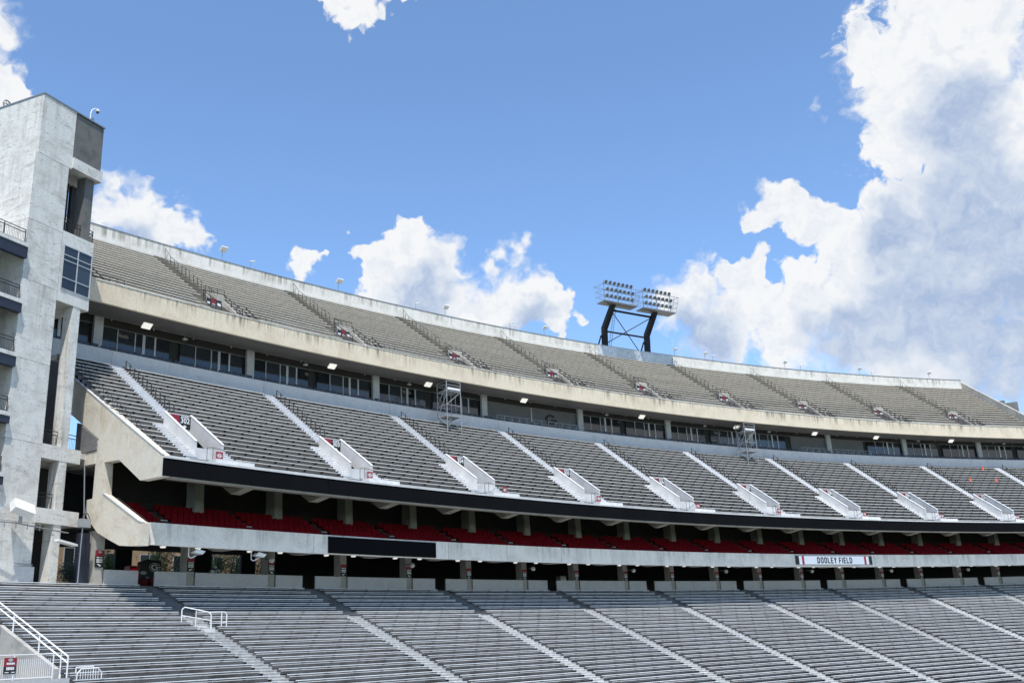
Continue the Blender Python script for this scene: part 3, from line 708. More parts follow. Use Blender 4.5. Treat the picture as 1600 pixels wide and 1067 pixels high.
def block_text(s, h, w, gap, y0, y1):
    """heavy block capitals from straight strokes"""
    mb = MB(); x = 0.0; k = h - w
    for ch in s:
        if ch == ' ': x += gap * 1.9; continue
        wd_ = max(p[0] for st in STROKES[ch] for p in st) * k
        for si, st in enumerate(STROKES[ch]):
            for q, (a, b) in enumerate(zip(st[:-1], st[1:])):
                A_ = Vector((x + w / 2 + a[0] * k, w / 2 + a[1] * k)); B_ = Vector((x + w / 2 + b[0] * k, w / 2 + b[1] * k)); d = (B_ - A_).normalized(); n_ = Vector((-d.y, d.x)) * w / 2; e = d * w * .42
                pts = [A_ - e + n_, B_ + e + n_, B_ + e - n_, A_ - e - n_]; mb.prism([(p.x, p.y) for p in pts], y0 - .0007 * q - .004 * si, y1)
        x += wd_ + w + gap
    sh = Vector((-(x - gap) / 2, 0, -h / 2)); mb.v = [v + sh for v in mb.v]; return mb
def ell(rx, rz, n=20, cx=0, cz=0): return [(cx + rx * math.cos(2*math.pi*i/n), cz + rz * math.sin(2*math.pi*i/n)) for i in range(n)]
def emblem_parts(par, cx, cz, r, y, white_oval=True, letter=None):
    """black oval with a white ring and a white block letter G"""
    rx, rz = r, r * .72
    if white_oval:
        mb = MB(); mb.prism(ell(rx, rz, 20, cx, cz), y - .012, y - .002); lpart('emblem_ring', mb, M_['sign_white'], par)
    mb = MB(); mb.prism(ell(rx * .92, rz * .90, 20, cx, cz), y - .02, y - .013 if white_oval else y - .002); lpart('emblem_oval', mb, M_['sign_black'], par)
    lpart('emblem_letter', g_letter(rx * .70, rz * .66, cx, cz, y - .030, y - .021), letter or M_['sign_white'], par)
def g_letter(ax, az, cx, cz, y0, y1):
    mb = MB(); n = 14; t = .42; outer = []; inner = []
    for i in range(n + 1):
        a = math.radians(38 + 292 * i / n)
        outer.append((cx + ax * math.cos(a), cz + az * math.sin(a))); inner.append((cx + ax * (1 - t) * math.cos(a), cz + az * (1 - t) * math.sin(a)))
    for i in range(n): mb.prism([outer[i], outer[i+1], inner[i+1], inner[i]], y0, y1)
    mb.box(cx + ax * .05, cx + ax * 1.12, y0, y1, cz - az * .22, cz + az * .10); return mb
def lines_part(par, rows, x0, x1, y, mat):
    """small print too fine to read: broken white strokes"""
    mb = MB()
    for z, h, seed in rows:
        rr = random.Random(seed); x = x0
        while x < x1:
            w = rr.uniform(.05, .13) * (x1 - x0) * 1.6; mb.box(x, min(x + w, x1), y - .008, y, z, z + h); x += w + .04 * (x1 - x0)
    lpart('small_print', mb, mat, par)
# ---------------------------------------------------------------- vomitories of the mid deck
for j, u in enumerate(vom_mid):
    hw_ = .155; wm = hw_ * BAY * .985
    R0, R1 = RG + 1.75, mid_riser(VM_B) + .02
    zf = mid_floor(1) + .012
    M = frame(R0, u, zf)
    tz = lambda R: mid_floor(0) + (R - mid_riser(0)) / MID_T * MID_R + MID_R
    d = R1 - R0; zt0 = tz(R0) + 1.02 - zf; zt1 = tz(R1) + .98 - zf
    V = thing('vomitory', f'white walled vomitory marked {nums[j]}, {ordw(j)} from the tower on the mid deck', 'vomitory', M, 'white vomitories of the mid deck')
    for s in (-1, 1):
        x0, x1 = (s * wm - .08, s * wm + .08)
        mb = MB(); mb.prism([(0, -.2), (d, tz(R1) - zf - .4), (d, zt1), (0, zt0)], min(x0, x1), max(x0, x1), axis='x'); lpart('side_wall', mb, M_['white'], V)
        mb = MB(); mb.prism([(-.03, zt0 + .002), (d, zt1 + .002), (d, zt1 + .06), (-.03, zt0 + .06)], min(x0, x1) - .02, max(x0, x1) + .02, axis='x'); lpart('coping', mb, M_['rail_w'], V)
    mb = MB(); mb.box(-wm + .08, wm - .08, d - .15, d, zt1 - 1.75, zt1 - .06); mb.box(-wm + .08, -wm + .4, d - .15, d, 0, zt1 - 1.75); mb.box(wm - .4, wm - .08, d - .15, d, 0, zt1 - 1.75); lpart('back_wall', mb, M_['white'], V)
    mb = MB(); mb.box(-wm + .1, wm - .1, d + .05, d + 2.5, -.1, 0); mb.box(-wm + .1, wm - .1, d + 2.5, d + 2.6, 0, 2.6); lpart('passage', mb, M_['dark'], V)
    mb = MB(); mb.box(-wm + .08, wm - .08, 0, d, -.15, -.005); lpart('landing', mb, M_['pale'], V)
    mb = MB(); mb.box(-wm + .085, wm - .085, .02, .14, 0, .98); lpart('front_wall', mb, M_['white'], V)
    # rail in front
    mb = MB(); mb.path([(-.35, -.25, -.3), (-.35, -.25, 1.02), (.1, -.3, 1.08), (wm, -.12, 1.02)], .022); mb.tube((.12, -.3, -.3), (.12, -.3, 1.08), .022)
    M2 = M; single('guard_rail', MB().add([M @ v for v in mb.v], mb.f), M_['rail'], M, f'thin black guard rail before the {ordw(j)} white vomitory from the tower', 'railing', 'guard rails before the mid deck vomitories')
    # small loop and U rails on the landing
    for k, (x, h, w, yy, zz) in enumerate(((wm + .95, 1.0, .55, .6, 0.0), (wm + .35, .45, .65, -1.15, -.1))):
        Mr = M @ Matrix.Translation((x, yy, zz)); mb = MB(); mb.path([(0, 0, -.35), (0, 0, h), (w, 0, h), (w, 0, -.35)], .022)
        single('stair_rail', mb, M_['rail'], Mr, (f'tall black loop rail beside the {ordw(j)} white vomitory from the tower' if k == 0 else f'low black loop rail on deck edge by {ordw(j)} white vomitory from tower'), 'railing', 'tall loop rails of the mid deck' if k == 0 else 'low loop rails of the mid deck', local=True)
    # number sign on the back wall
    Ms = M @ Matrix.Translation((0, d - .156, zt1 - .14))
    sg = thing('section_sign', f'red and black sign reading {nums[j]} in {ordw(j)} white vomitory from the tower', 'sign', Ms, 'section number signs of the mid deck')
    ws = wm - .14
    mb = MB(); mb.box(-ws, .02, -.03, 0, -1.05, 0); lpart('red_panel', mb, M_['red'], sg)
    mb = MB(); mb.box(.023, ws, -.03, 0, -1.05, 0); lpart('black_panel', mb, M_['sign_black'], sg)
    emblem_parts(sg, -ws / 2, -.60, .34, -.03)
    mb = text_mb(str(nums[j]), .60, .012, squeeze=.92); mb.v = [v + Vector((ws / 2 + .01, -.04, -.42)) for v in mb.v]; lpart('number', mb, M_['sign_white'], sg)
    mb = MB(); mb.box(ws / 2 - .35, ws / 2 + .35, -.036, -.0305, -.13, -.06); lpart('small_print', mb, M_['sign_white'], sg)
    mb = MB(); mb.prism(ell(.15, .12, 12, ws / 2, -.87), -.036, -.0305); lpart('dot', mb, M_['sign_white'], sg)
    # red emblem sign by the landing
    xs = wm - .42 if j not in (2, 4, 6, 7, 8) else wm + .28 + (.9 if j in (2,) else .2)
    Ms = M @ Matrix.Translation((xs, -.22, .52))
    es = thing('emblem_sign', f'small red square sign with white G by {ordw(j)} white vomitory from tower', 'sign', Ms, 'small red emblem signs')
    mb = MB(); mb.box(-.3, .3, -.02, 0, -.28, .32); lpart('board', mb, M_['red'], es)
    emblem_parts(es, 0, .02, .24, -.02)
    mb = MB(); mb.tube((-.1, .02, -.9), (-.1, .02, -.28), .02); mb.tube((.15, .02, -.9), (.15, .02, -.28), .02); lpart('post', mb, M_['rail'], es)
# rails down the mid aisles
for j, u in enumerate(vom_mid):
    mb = MB(); top = []
    for n in range(VM_B + 3, MID_N):
        b = PT(mid_riser(n) - .45, u + .085, mid_floor(n)); t_ = b + Vector((0, 0, .95)); mb.tube(b, t_, .05, 5); top.append(t_)
        if (n - VM_B) % 5 == 2: mb.path(top, .034, 5); top = [t_ - Vector((0, 0, .3))]
    if len(top) > 1: mb.path(top, .022, 5)
    single('aisle_railing', mb, M_['rail'], frame(mid_riser(14), u + .085, mid_floor(14)), f'stepped black handrail above the {ordw(j)} white vomitory from the tower', 'railing', 'handrails of the mid deck stairs')
mb = MB(); top = []
for n in range(0, MID_N - 3):
    b = PT(mid_riser(n) - .2, TE + .09, mid_floor(n)); t_ = b + Vector((0, 0, .95)); mb.tube(b, t_, .028, 5); top.append(t_)
mb.path(top, .02, 5); single('end_railing', mb, M_['rail'], frame(mid_riser(8), TE + .09, mid_floor(8)), 'black handrail inside the cream sloping end wall', 'railing')
# ---------------------------------------------------------------- vomitories of the upper deck
for j, u in enumerate(vom_up):
    wm = .15 * BAY * 1.02
    R0, R1 = RC + .95, up_riser(VU_B) + .02; zf = up_floor(0) + .01
    tz = lambda R: up_floor(1) + (R - up_riser(0)) / UP_T * UP_R
    M = frame(R0, u, zf); d = R1 - R0; zt1 = tz(R1) - zf + .75
    V = thing('vomitory', f'pale concrete vomitory at the {ordw(j)} upper stair from the tower', 'vomitory', M, 'concrete vomitories of the upper deck')
    for s in (-1, 1):
        x0, x1 = sorted((s * wm - .1, s * wm + .1))
        mb = MB(); mb.prism([(0, -.2), (d, tz(R1) - zf - .5), (d, zt1 - (.95 if s < 0 else .3)), (.5, .35 if s < 0 else .75), (0, .35 if s < 0 else .75)], x0, x1, axis='x'); lpart('side_wall', mb, M_['vom_up'], V)
    mb = MB(); mb.box(-wm + .1, wm - .1, d - .2, d, 1.75, zt1); lpart('back_wall', mb, M_['vom_up'], V)
    mb = MB(); mb.box(-wm + .1, wm - .1, d, d + 3, -.12, 0); mb.box(-wm + .1, wm - .1, d + 2.6, d + 2.8, 0, 2.6); mb.box(-wm + .12, wm - .12, d - .02, d + .03, 0, 1.74); lpart('passage', mb, M_['dark'], V)
    mb = MB(); mb.box(-wm + .1, wm - .1, 0, d, -.15, -.005); lpart('landing', mb, M_['deck_up'], V)
    mb = MB(); mb.prism([(wm + .12, -.3), (wm + 1.5, -.3), (wm + 1.5, .55), (wm + .7, 1.05), (wm + .12, 1.6)], .35, .47, axis='y'); lpart('stair_wall', mb, M_['vom_up'], V)
    mb = MB(); mb.box(wm + 1.6, wm + 2.75, -.1, .25, -.3, .38); lpart('kerb_block', mb, M_['vom_up'], V)
    # rails
    mb = MB()
    for s in (-1, 1):
        a = [(s * wm, yy, tz(R0 + yy) - zf + 1.0) for yy in (.3, 1.3, 2.3, 3.3, d)]
        mb.path(a, .04, 5); mb.path([(x, y, z - .42) for x, y, z in a], .032, 5)
        for x, y, z in a: mb.tube((x, y, z - 1.05), (x, y, z), .04, 5)
    mb.path([(-wm, d, zt1 + .7), (wm, d, zt1 + .7)], .026, 5); mb.path([(-wm, d, zt1 + .35), (wm, d, zt1 + .35)], .02, 5)
    for x in (-wm, -.3, .4, wm): mb.tube((x, d, zt1 - .3), (x, d, zt1 + .7), .026, 5)
    x0 = wm + .1
    mb.path([(x0, .2, 1.9), (x0 + 1.5, .1, .8), (x0 + 1.5, .1, -.3)], .045, 5); mb.path([(x0, .2, 1.4), (x0 + 1.5, .1, .35)], .04, 5); mb.path([(x0 - .9, .1, -.1), (x0 - .1, .1, .95), (x0 + .5, .1, .95)], .045, 5)
    for k in range(4): mb.tube((x0 + 1.6 + k * .7, .9, up_floor(1) - zf), (x0 + 1.6 + k * .7, .9, up_floor(1) - zf + 1.1), .026, 5)
    mb.path([(x0 + 1.6, .9, up_floor(1) - zf + 1.1), (x0 + 3.7, .9, up_floor(1) - zf + 1.1)], .022, 5)
    mb.v = [M @ v for v in mb.v]
    single('guard_rail', mb, M_['rail'], M, f'dark pipe railings round the vomitory at {ordw(j)} upper stair', 'railing', 'railings round the upper vomitories')
    Ms = M @ Matrix.Translation((-.12, d - .206, 2.05))
    sg = thing('section_sign', f'three panel red and black sign in the vomitory at {ordw(j)} upper stair', 'sign', Ms, 'section signs of the upper deck')
    mb = MB(); mb.box(-.30, .30, -.03, 0, 0, 1.25); lpart('red_panel', mb, M_['red'], sg)
    mb = MB(); mb.box(-.78, -.303, -.028, 0, 0, 1.15); lpart('black_panel', mb, M_['sign_black'], sg)
    mb = MB(); mb.box(.303, .86, -.028, 0, 0, 1.15); lpart('black_panel', mb, M_['sign_black'], sg)
    emblem_parts(sg, 0, .60, .19, -.03)
    mb = MB(); mb.prism(ell(.15, .13, 10, -.54, .28), -.04, -.03); mb.prism(ell(.15, .13, 10, .58, .25), -.04, -.03); mb.box(.38, .80, -.035, -.0285, .55, .85); mb.box(-.72, -.36, -.035, -.0285, .6, .8); lpart('marks', mb, M_['sign_white'], sg)
for j, u in enumerate(vom_up):
    mb = MB(); top = []
    for n in range(VU_B + 2, UP_N):
        b = PT(up_riser(n) - .5, u + .085, up_floor(n)); t_ = b + Vector((0, 0, 1.0))
        mb.tube(b, t_, .03, 5)
        top.append(t_)
        if (n - VU_B) % 3 == 1: mb.path(top, .028, 5); mb.path([p - Vector((0, 0, .45)) for p in top], .02, 5); top = []
    mb.path(top, .024, 5)
    e = PT(RA - .2, u + .085, HB + .95); mb.path([PT(up_riser(UP_N - 2) - .5, u + .085, up_floor(UP_N - 2) + 1.0), PT(up_riser(UP_N-1) - .1, u + .085, up_floor(UP_N-1) + 1.75), PT(up_riser(UP_N-1) - .1, u + .085, up_floor(UP_N-1))], .024, 5)
    single('aisle_railing', mb, M_['rail'], frame(up_riser(12), u + .085, up_floor(12)), f'stepped dark handrail on the {ordw(j)} upper stair from the tower', 'railing', 'handrails of the upper stairs')
mb = MB()
for i in range(0, 158):
    u = i * .125 + .05
    if any(abs(u - c - .1) < .42 for c in vom_up): continue
    mb.tube(PT(RC + .35, u, HC), PT(RC + .35, u, HC + .75), .015, 4)
for i in range(0, 78):
    a, b = i * .25 + .05, i * .25 + .3
    if any(abs((a + b) / 2 - c - .1) < .5 for c in vom_up): continue
    mb.tube(PT(RC + .35, a, HC + .75), PT(RC + .35, b, HC + .75), .015, 4)
single('edge_railing', mb, M_['rail_g'], frame(RC + .35, 9, HC), 'thin grey railing along the front edge of the upper deck', 'railing')
# ---------------------------------------------------------------- red seats of the club level
def seat_mb(M=None, k=1.0):
    mb = MB(); M = M or Matrix.Identity(4)
    mb.box(-.23, .23, .06, .44, .38, .45, M)
    mb.prism([(-.23, .42), (.23, .42), (.23, .80), (.16, .86), (-.16, .86), (-.23, .80)], .40, .47, axis='y', M=M)
    mb.box(-.20, -.16, .2, .3, 0, .38, M); mb.box(.16, .20, .2, .3, 0, .38, M); return mb
sm_ = mesh_of('club_seat', seat_mb(), Matrix.Identity(4)); sm_.materials.append(M_['red_seat'])
spots = []
for n in range(CLUB_N):
    u = TE + .2
    while u < UR - .1:
        fu = u % 1.0
        a = .42 + .0 * n
        if not (a - .055 < fu < a + .075): spots.append((n, u))
        u += .525 / BAY
spots.sort(key=lambda s: s[1])
near = spots[:300]; far = spots[300:]
cnt = {}
for n, u in near:
    o = bpy.data.objects.new('folding_chair', sm_); COL.objects.link(o); o.matrix_world = frame(club_R(n) + .30, u, club_floor(n))
    b = max(0, int(math.floor(u - .42 + 1))); k_ = cnt[(n, b)] = cnt.get((n, b), -1) + 1
    tag(o, f'{ordw(k_)} red folding chair, {ordw(n)} row of the {ordw(b)} club block from tower', 'chair', 'red chairs of the club level')
mb = MB()
for n, u in far: seat_mb_ = frame(club_R(n) + .30, u, club_floor(n)); q = seat_mb(seat_mb_); mb.add(q.v, q.f)
single('folding_chairs', mb, M_['red_seat'], frame(RI + 3, 11, HI), 'red folding chairs filling the far part of the club level', 'chairs', kind='stuff', recalc=False)
for i in range(0, 20):
    mb = MB(); u = i + .43
    for n in range(CLUB_N):
        a = club_R(n)
        mb.sweep([(a + .02, club_floor(n) + .004), (a + .4, club_floor(n) + .004), (a + .4, club_floor(n) + .2), (a + .02, club_floor(n) + .2)], u - .05, u + .06, 1)
    own_part('club_stair', mb, M_['rail_g'] if False else M_['under'], GS, frame(RI + 2, u, HI))
    mb = MB()
    for n in (1, 3): mb.sweep([(club_R(n) - .02, club_floor(n) + .2), (club_R(n) + .05, club_floor(n) + .2), (club_R(n) + .05, club_floor(n) + .26), (club_R(n) - .02, club_floor(n) + .26)], u - .03, u + .04, 1)
    own_part('stair_nosing', mb, M_['white'], GS, frame(RI + 2, u, HI))
mb = MB(); mb.path([PT(club_R(0), TE + .13, club_floor(0) + 1.0), PT(club_R(5), TE + .13, club_floor(5) + 1.0)], .02); mb.path([PT(club_R(0), TE + .13, club_floor(0) + .75), PT(club_R(5), TE + .13, club_floor(5) + .75)], .015)
for n in (0, 2, 5): mb.tube(PT(club_R(n), TE + .13, club_floor(n)), PT(club_R(n), TE + .13, club_floor(n) + 1), .02)
single('club_railing', mb, M_['rail_g'], frame(RI + 2, TE + .13, HI), 'thin rail above the sloping end pier beside red seats', 'railing')
# ---------------------------------------------------------------- boards on the club fascia
Mb = frame(RI - .10, 2.99, HJ + .08)
sb = thing('scoreboard', 'plain black scoreboard panel hung on the pale club fascia', 'scoreboard', Mb)
mb = arc_local(RI - .10, RI - .02, .0, 1.32, 1.60, 6); lpart('screen', mb, M_['ribbon'], sb)
mb = arc_local(RI - .13, RI - .101, 1.325, 1.37, 1.62, 6); lpart('frame', mb, M_['rail_g'], sb)
Mb = frame(RI - .14, 12.0, HJ + .30)
ds = thing('field_name_sign', 'white sign reading DOOLEY FIELD with red and black end stripes', 'sign', Mb)
WS = 1.88 * BAY * RI / RK / 2; HS = 1.02
def seg(nm, x0, x1, m, y=-.0):
    mb = MB(); mb.box(x0, x1, y - .03, .10, 0, HS); lpart(nm, mb, M_[m], ds)
seg('white_panel', -WS + 1.02, WS - 1.02, 'led_white')
for s in (-1, 1):
    for nm, a, b, m in (('black_panel', 0, .62, 'sign_black'), ('white_stripe', .62, 1.02 + .1, 'led_white'), ('red_stripe', 1.12, 1.50, 'redsolid')):
        x0, x1 = sorted((s * (WS - a), s * (WS - b))); seg(nm, x0 + .002, x1 - .002, m, -.006)
mb = block_text('DOOLEY FIELD', .76, .145, .145, -.05, -.031); mb.v = [v + Vector((0, 0, HS * .5)) for v in mb.v]; lpart('lettering', mb, M_['sign_black'], ds)
mb = MB(); mb.box(-WS, WS, -.04, .1, HS + .003, HS + .10); lpart('frame', mb, M_['rail_g'], ds)
mb = MB(); mb.box(-WS, WS, -.04, .1, -.08, -.003); lpart('frame', mb, M_['rail_g'], ds)
# ---------------------------------------------------------------- column signs, speakers, lamps of the concourse
for i in CU[:18]:
    Ms = frame(RK + .165, i, zc)
    zt = 2.05 if i == 0 else 1.95
    dep = -.02
    sg = thing('direction_sign', ('red headed black direction sign on the cream end column' if i == 0 else f'black direction sign on the {ordw(i)} concourse column from the end pier'), 'sign', Ms, 'direction signs on the concourse columns')
    mb = MB(); mb.box(-.33, .33, dep - .03, dep, zt - .78, zt + .02); lpart('board', mb, M_['sign_black'], sg)
    mb = MB(); mb.box(-.33, .33, dep - .03, dep, zt + .023, zt + (.42 if i == 0 else .24)); lpart('header', mb, M_['red'], sg)
    lines_part(sg, ((zt - .12, .07, i), (zt - .30, .10, i + 40), (zt - .44, .09, i + 80)), -.22, .24, dep - .031, M_['sign_white'])
    mb = MB(); sgn = -1 if i % 2 == 0 else 1
    mb.prism([(-.12 * sgn, zt - .70), (.02 * sgn, zt - .70), (-.12 * sgn, zt - .56)], dep - .04, dep - .031); mb.prism([(.10 * sgn, zt - .53), (.14 * sgn, zt - .57), (-.04 * sgn, zt - .68), (-.08 * sgn, zt - .64)], dep - .04, dep - .031)
    lpart('arrow', mb, M_['sign_white'], sg)
    if i == 0: emblem_parts(sg, 0, zt + .30, .15, dep - .03)
def speaker(u, kind):
    Ms = frame(RK - .75, u, zc + 2.22)
    t_ = thing('horn_speaker', f'white round horn speaker by the {ordw(int(u))} concourse column from the end pier', 'speaker', Ms, 'horn speakers on the concourse columns')
    mb = MB(); mb.ball((0, 0, 0), .24, 10, 8); lpart('bowl', mb, M_['lamp_white'], t_)
    mb = MB(); mb.tube((0, .05, 0), (-.05, .4, .1), .12, 8, .07); mb.tube((-.05, .4, .1), (-.05, .95, .15), .05, 6); lpart('bracket', mb, M_['rail_g'], t_)
for u in (1.92, 3.96, 6.06, 8.06, 10.1, 12.14, 14.12, 16.1): speaker(u, 0)
k = 0
for i in range(0, 20):
    for f in (.30, .72):
        Ms = frame(RI + 1.25 + .35 * (f > .5), i + f, 8.44 + .07 * (f > .5))
        mb = MB(); mb.prism([(-.14, -.06), (.14, -.06), (.18, .06), (-.18, .06)], -.12, .12, axis='y'); mb.tube((0, 0, .05), (0, 0, .32), .03)
        single('downlight', mb, M_['lamp_on'], Ms, f'{"nearer" if f < .5 else "farther"} white lamp under club fascia panel {ordw(i) if i < 20 else i} from the end pier', 'lamp', 'lamps under the club fascia', local=True)
for j, u in enumerate((.62, 1.35)):
    Ms = frame(RI + .5, u, 8.22); t_ = thing('bracket_floodlight', ('first' if j == 0 else 'second') + ' white floodlight on a bent pipe under the pale club fascia', 'floodlight', Ms)
    mb = MB(); mb.prism([(-.5, -.15), (.25, -.28), (.5, -.05), (-.2, .1)], -.25, .25, axis='y'); lpart('head', mb, M_['lamp_white'], t_)
    mb = MB(); mb.path([(-.75, 0, .3), (-.75, 0, -.45), (-.55, 0, -.55), (-.1, 0, -.35)], .035); lpart('pipe', mb, M_['rail_w'], t_)
# ---------------------------------------------------------------- press level lights
big = [(.99, 0), (3.64, 0), (7.16, 0), (9.73, 0), (12.0, 0), (13.98, 0), (15.59, 0), (17.59, 0), (5.3, 0)]
for i, (u, _) in enumerate(sorted(big)):
    Ms = frame(RE - .02, u, HD - .12); t_ = thing('soffit_floodlight', f'large white square floodlight under the upper deck, {ordw(i)} from the tower', 'floodlight', Ms, 'square floodlights under the upper deck')
    Rm = Matrix.Rotation(math.radians(-38), 4, 'X')
    mb = MB(); mb.box(-.42, .42, -.32, .32, -.09, .05, Rm); lpart('head', mb, M_['lamp_on'], t_)
    mb = MB(); mb.box(-.1, .1, -.05, .05, .02, .18); lpart('mount', mb, M_['rail_g'], t_)
for i, u in enumerate(sorted((3.35, 5.1, 9.1, 11.4, 16.9, 19.2, 1.6, 13.0))):
    Ms = frame(RW - .5, u, HD + .1); mb = MB(); mb.box(-.2, .2, -.15, .15, -.2, -.05); mb.tube((0, 0, -.05), (0, 0, .45), .03)
    single('downlight', mb, M_['lamp_white'], Ms, f'small white downlight before the press windows, {ordw(i)} from the tower', 'lamp', 'small lamps before the press windows', local=True)
for i in range(0, 38):
    Ms = frame(RE + .8, i * .52 + .1, HD - .02); mb = MB(); mb.ball((0, 0, -.06), .055, 6, 4); mb.tube((0, 0, -.02), (0, 0, .1), .02)
    single('ceiling_sensor', mb, M_['lamp_white'], Ms, 'tiny white fitting hanging from the press level soffit trim', 'fitting', 'tiny fittings along the soffit trim', local=True)
for a, b in LOGGIA:                            # loggia railing and emblem
    mb = MB(); n = 12
    for h in (.35, .75): mb.path([PT(RE + .3, a + .1 + (b - a - .2) * i / n, HF + h) for i in range(n + 1)], .03, 5)
    for i in range(n + 1): mb.tube(PT(RE + .3, a + .1 + (b - a - .2) * i / n, HF), PT(RE + .3, a + .1 + (b - a - .2) * i / n, HF + .75), .04, 5)
    single('balcony_railing', mb, M_['rail_g'], frame(RE + .3, (a + b) / 2, HF), ('grey rail of the open balcony with the black letter G' if a < 10 else 'grey rail of the open balcony with plain grey wall'), 'railing')
    mb = MB()
    for i in range(10): mb.box(-.22, .22, 0, .1, 0, .62, frame(RE + .9, a + .2 + i * .17, HF))
    single('balcony_chairs', mb, M_['navy'], frame(RE + .9, (a + b) / 2, HF), ('dark chair backs behind the rail under the black letter G' if a < 10 else 'dark chair backs behind the rail of the plain balcony'), 'chairs', kind='stuff')
Ms = frame(RW + .045, 7.92, HF + 1.55)
single('wall_emblem', g_letter(.95, .72, 0, 0, -.05, 0), M_['sign_black'], Ms, 'large black letter G on the grey balcony wall', 'emblem', local=True)
# ---------------------------------------------------------------- lamps on the back wall
for i, (u, h, sz) in enumerate([(.62, 2.2, 1.25), (2.956, 1.45, 1.0), (3.40, .95, .55), (4.906, 1.35, 1.0), (6.37, .9, .45), (6.96, 1.25, .9), (8.33, .95, .4), (9.09, 1.2, .8), (12.2, 1.1, .7), (12.97, 1.1, .7), (13.17, .95, .5), (15.05, 1.15, .8), (15.47, .9, .5), (17.05, 1.1, .8), (17.39, .85, .5), (18.95, 1.1, .8)]):
    Ms = frame(RA + .2, u, HA + .07); wide = sz > .6
    t_ = thing('wall_lamp', (f'pale square floodlight' if wide else 'slim pole lamp') + f' on the upper back wall, {ordw(i)} pole from the tower', 'lamp', Ms, 'lamps along the upper back wall')
    mb = MB(); mb.tube((0, 0, 0), (0, 0, h), .035, 6); mb.box(-.12, .12, -.1, .1, 0, .04); lpart('pole', mb, M_['rail_g'], t_)
    if wide:
        mb = MB(); mb.box(-.42 * sz, .42 * sz, -.34 * sz, .34 * sz, -.05, .08, Matrix.Translation((.1, -.15, h)) @ Matrix.Rotation(math.radians(-38), 4, 'X')); lpart('head', mb, M_['lamp_white'], t_)
    else:
        mb = MB(); mb.tube((0, 0, h), (.35, -.2, h + .02), .05, 6); mb.ball((.38, -.22, h), .15, 8, 6, .6); lpart('head', mb, M_['lamp_white'], t_)
# ---------------------------------------------------------------- floodlight mast
Mm = frame(267.93, 11.035, HA)
ft = thing('floodlight_mast', 'black two legged floodlight mast with two lamp baskets above the back wall', 'floodlight mast', Mm)
UL_, UR_ = 10.52, 11.55
def leg(u):
    pts = [(267.95, HA - 2.6), (267.55, 47.3), (265.25, 50.3)]
    mb = MB(); w = .36; dp = .36
    prof = [(pts[0][0] - dp, pts[0][1]), (pts[0][0] + dp, pts[0][1]), (pts[1][0] + dp, pts[1][1] + .2), (pts[2][0] + dp, pts[2][1]), (pts[2][0] - dp * 1.3, pts[2][1]), (pts[1][0] - dp * .9, pts[1][1] - .2)]
    M = frame(267.93, u, 0)
    mb.prism([(R - 267.93, z) for R, z in prof], -w, w, axis='x', M=M); return mb
for u in (UL_, UR_): part('leg', leg(u), M_['black'], ft)
def P2(R, u, z): return PT(R, u, z)
mb = MB(); mb.tube(P2(265.7, UL_, 49.75), P2(265.7, UR_, 49.75), .17, 6); part('top_beam', mb, M_['black'], ft)
mb = MB(); mb.tube(P2(267.6, UL_, 46.9), P2(267.6, UR_, 46.9), .14, 6); part('cross_beam', mb, M_['black'], ft)
for a, b in (((265.9, UL_ + .05, 49.6), (267.9, UR_ - .18, HA + .05)), ((265.9, UR_ - .05, 49.6), (267.9, UL_ + .02, 44.9))):
    mb = MB(); mb.tube(P2(*a), P2(*b), .07, 6); part('brace', mb, M_['black'], ft)
for u in (UL_, UR_):
    mb = MB(); mb.tube(P2(267.9, u - .06, 46.2), P2(268.3, u - .13, HA - .2), .13, 6); part('strut', mb, M_['black'], ft)
mb = MB()
for s in (.05, .10): mb.tube(P2(267.3, UL_ + s, HA), P2(265.3, UL_ + s, 50.2), .03, 5)
for i in range(14): z = HA + .4 + i * .42; R = 267.3 - 2.0 * (z - HA) / (50.2 - HA); mb.tube(P2(R, UL_ + .05, z), P2(R, UL_ + .10, z), .02, 4)
part('ladder', mb, M_['black'], ft)
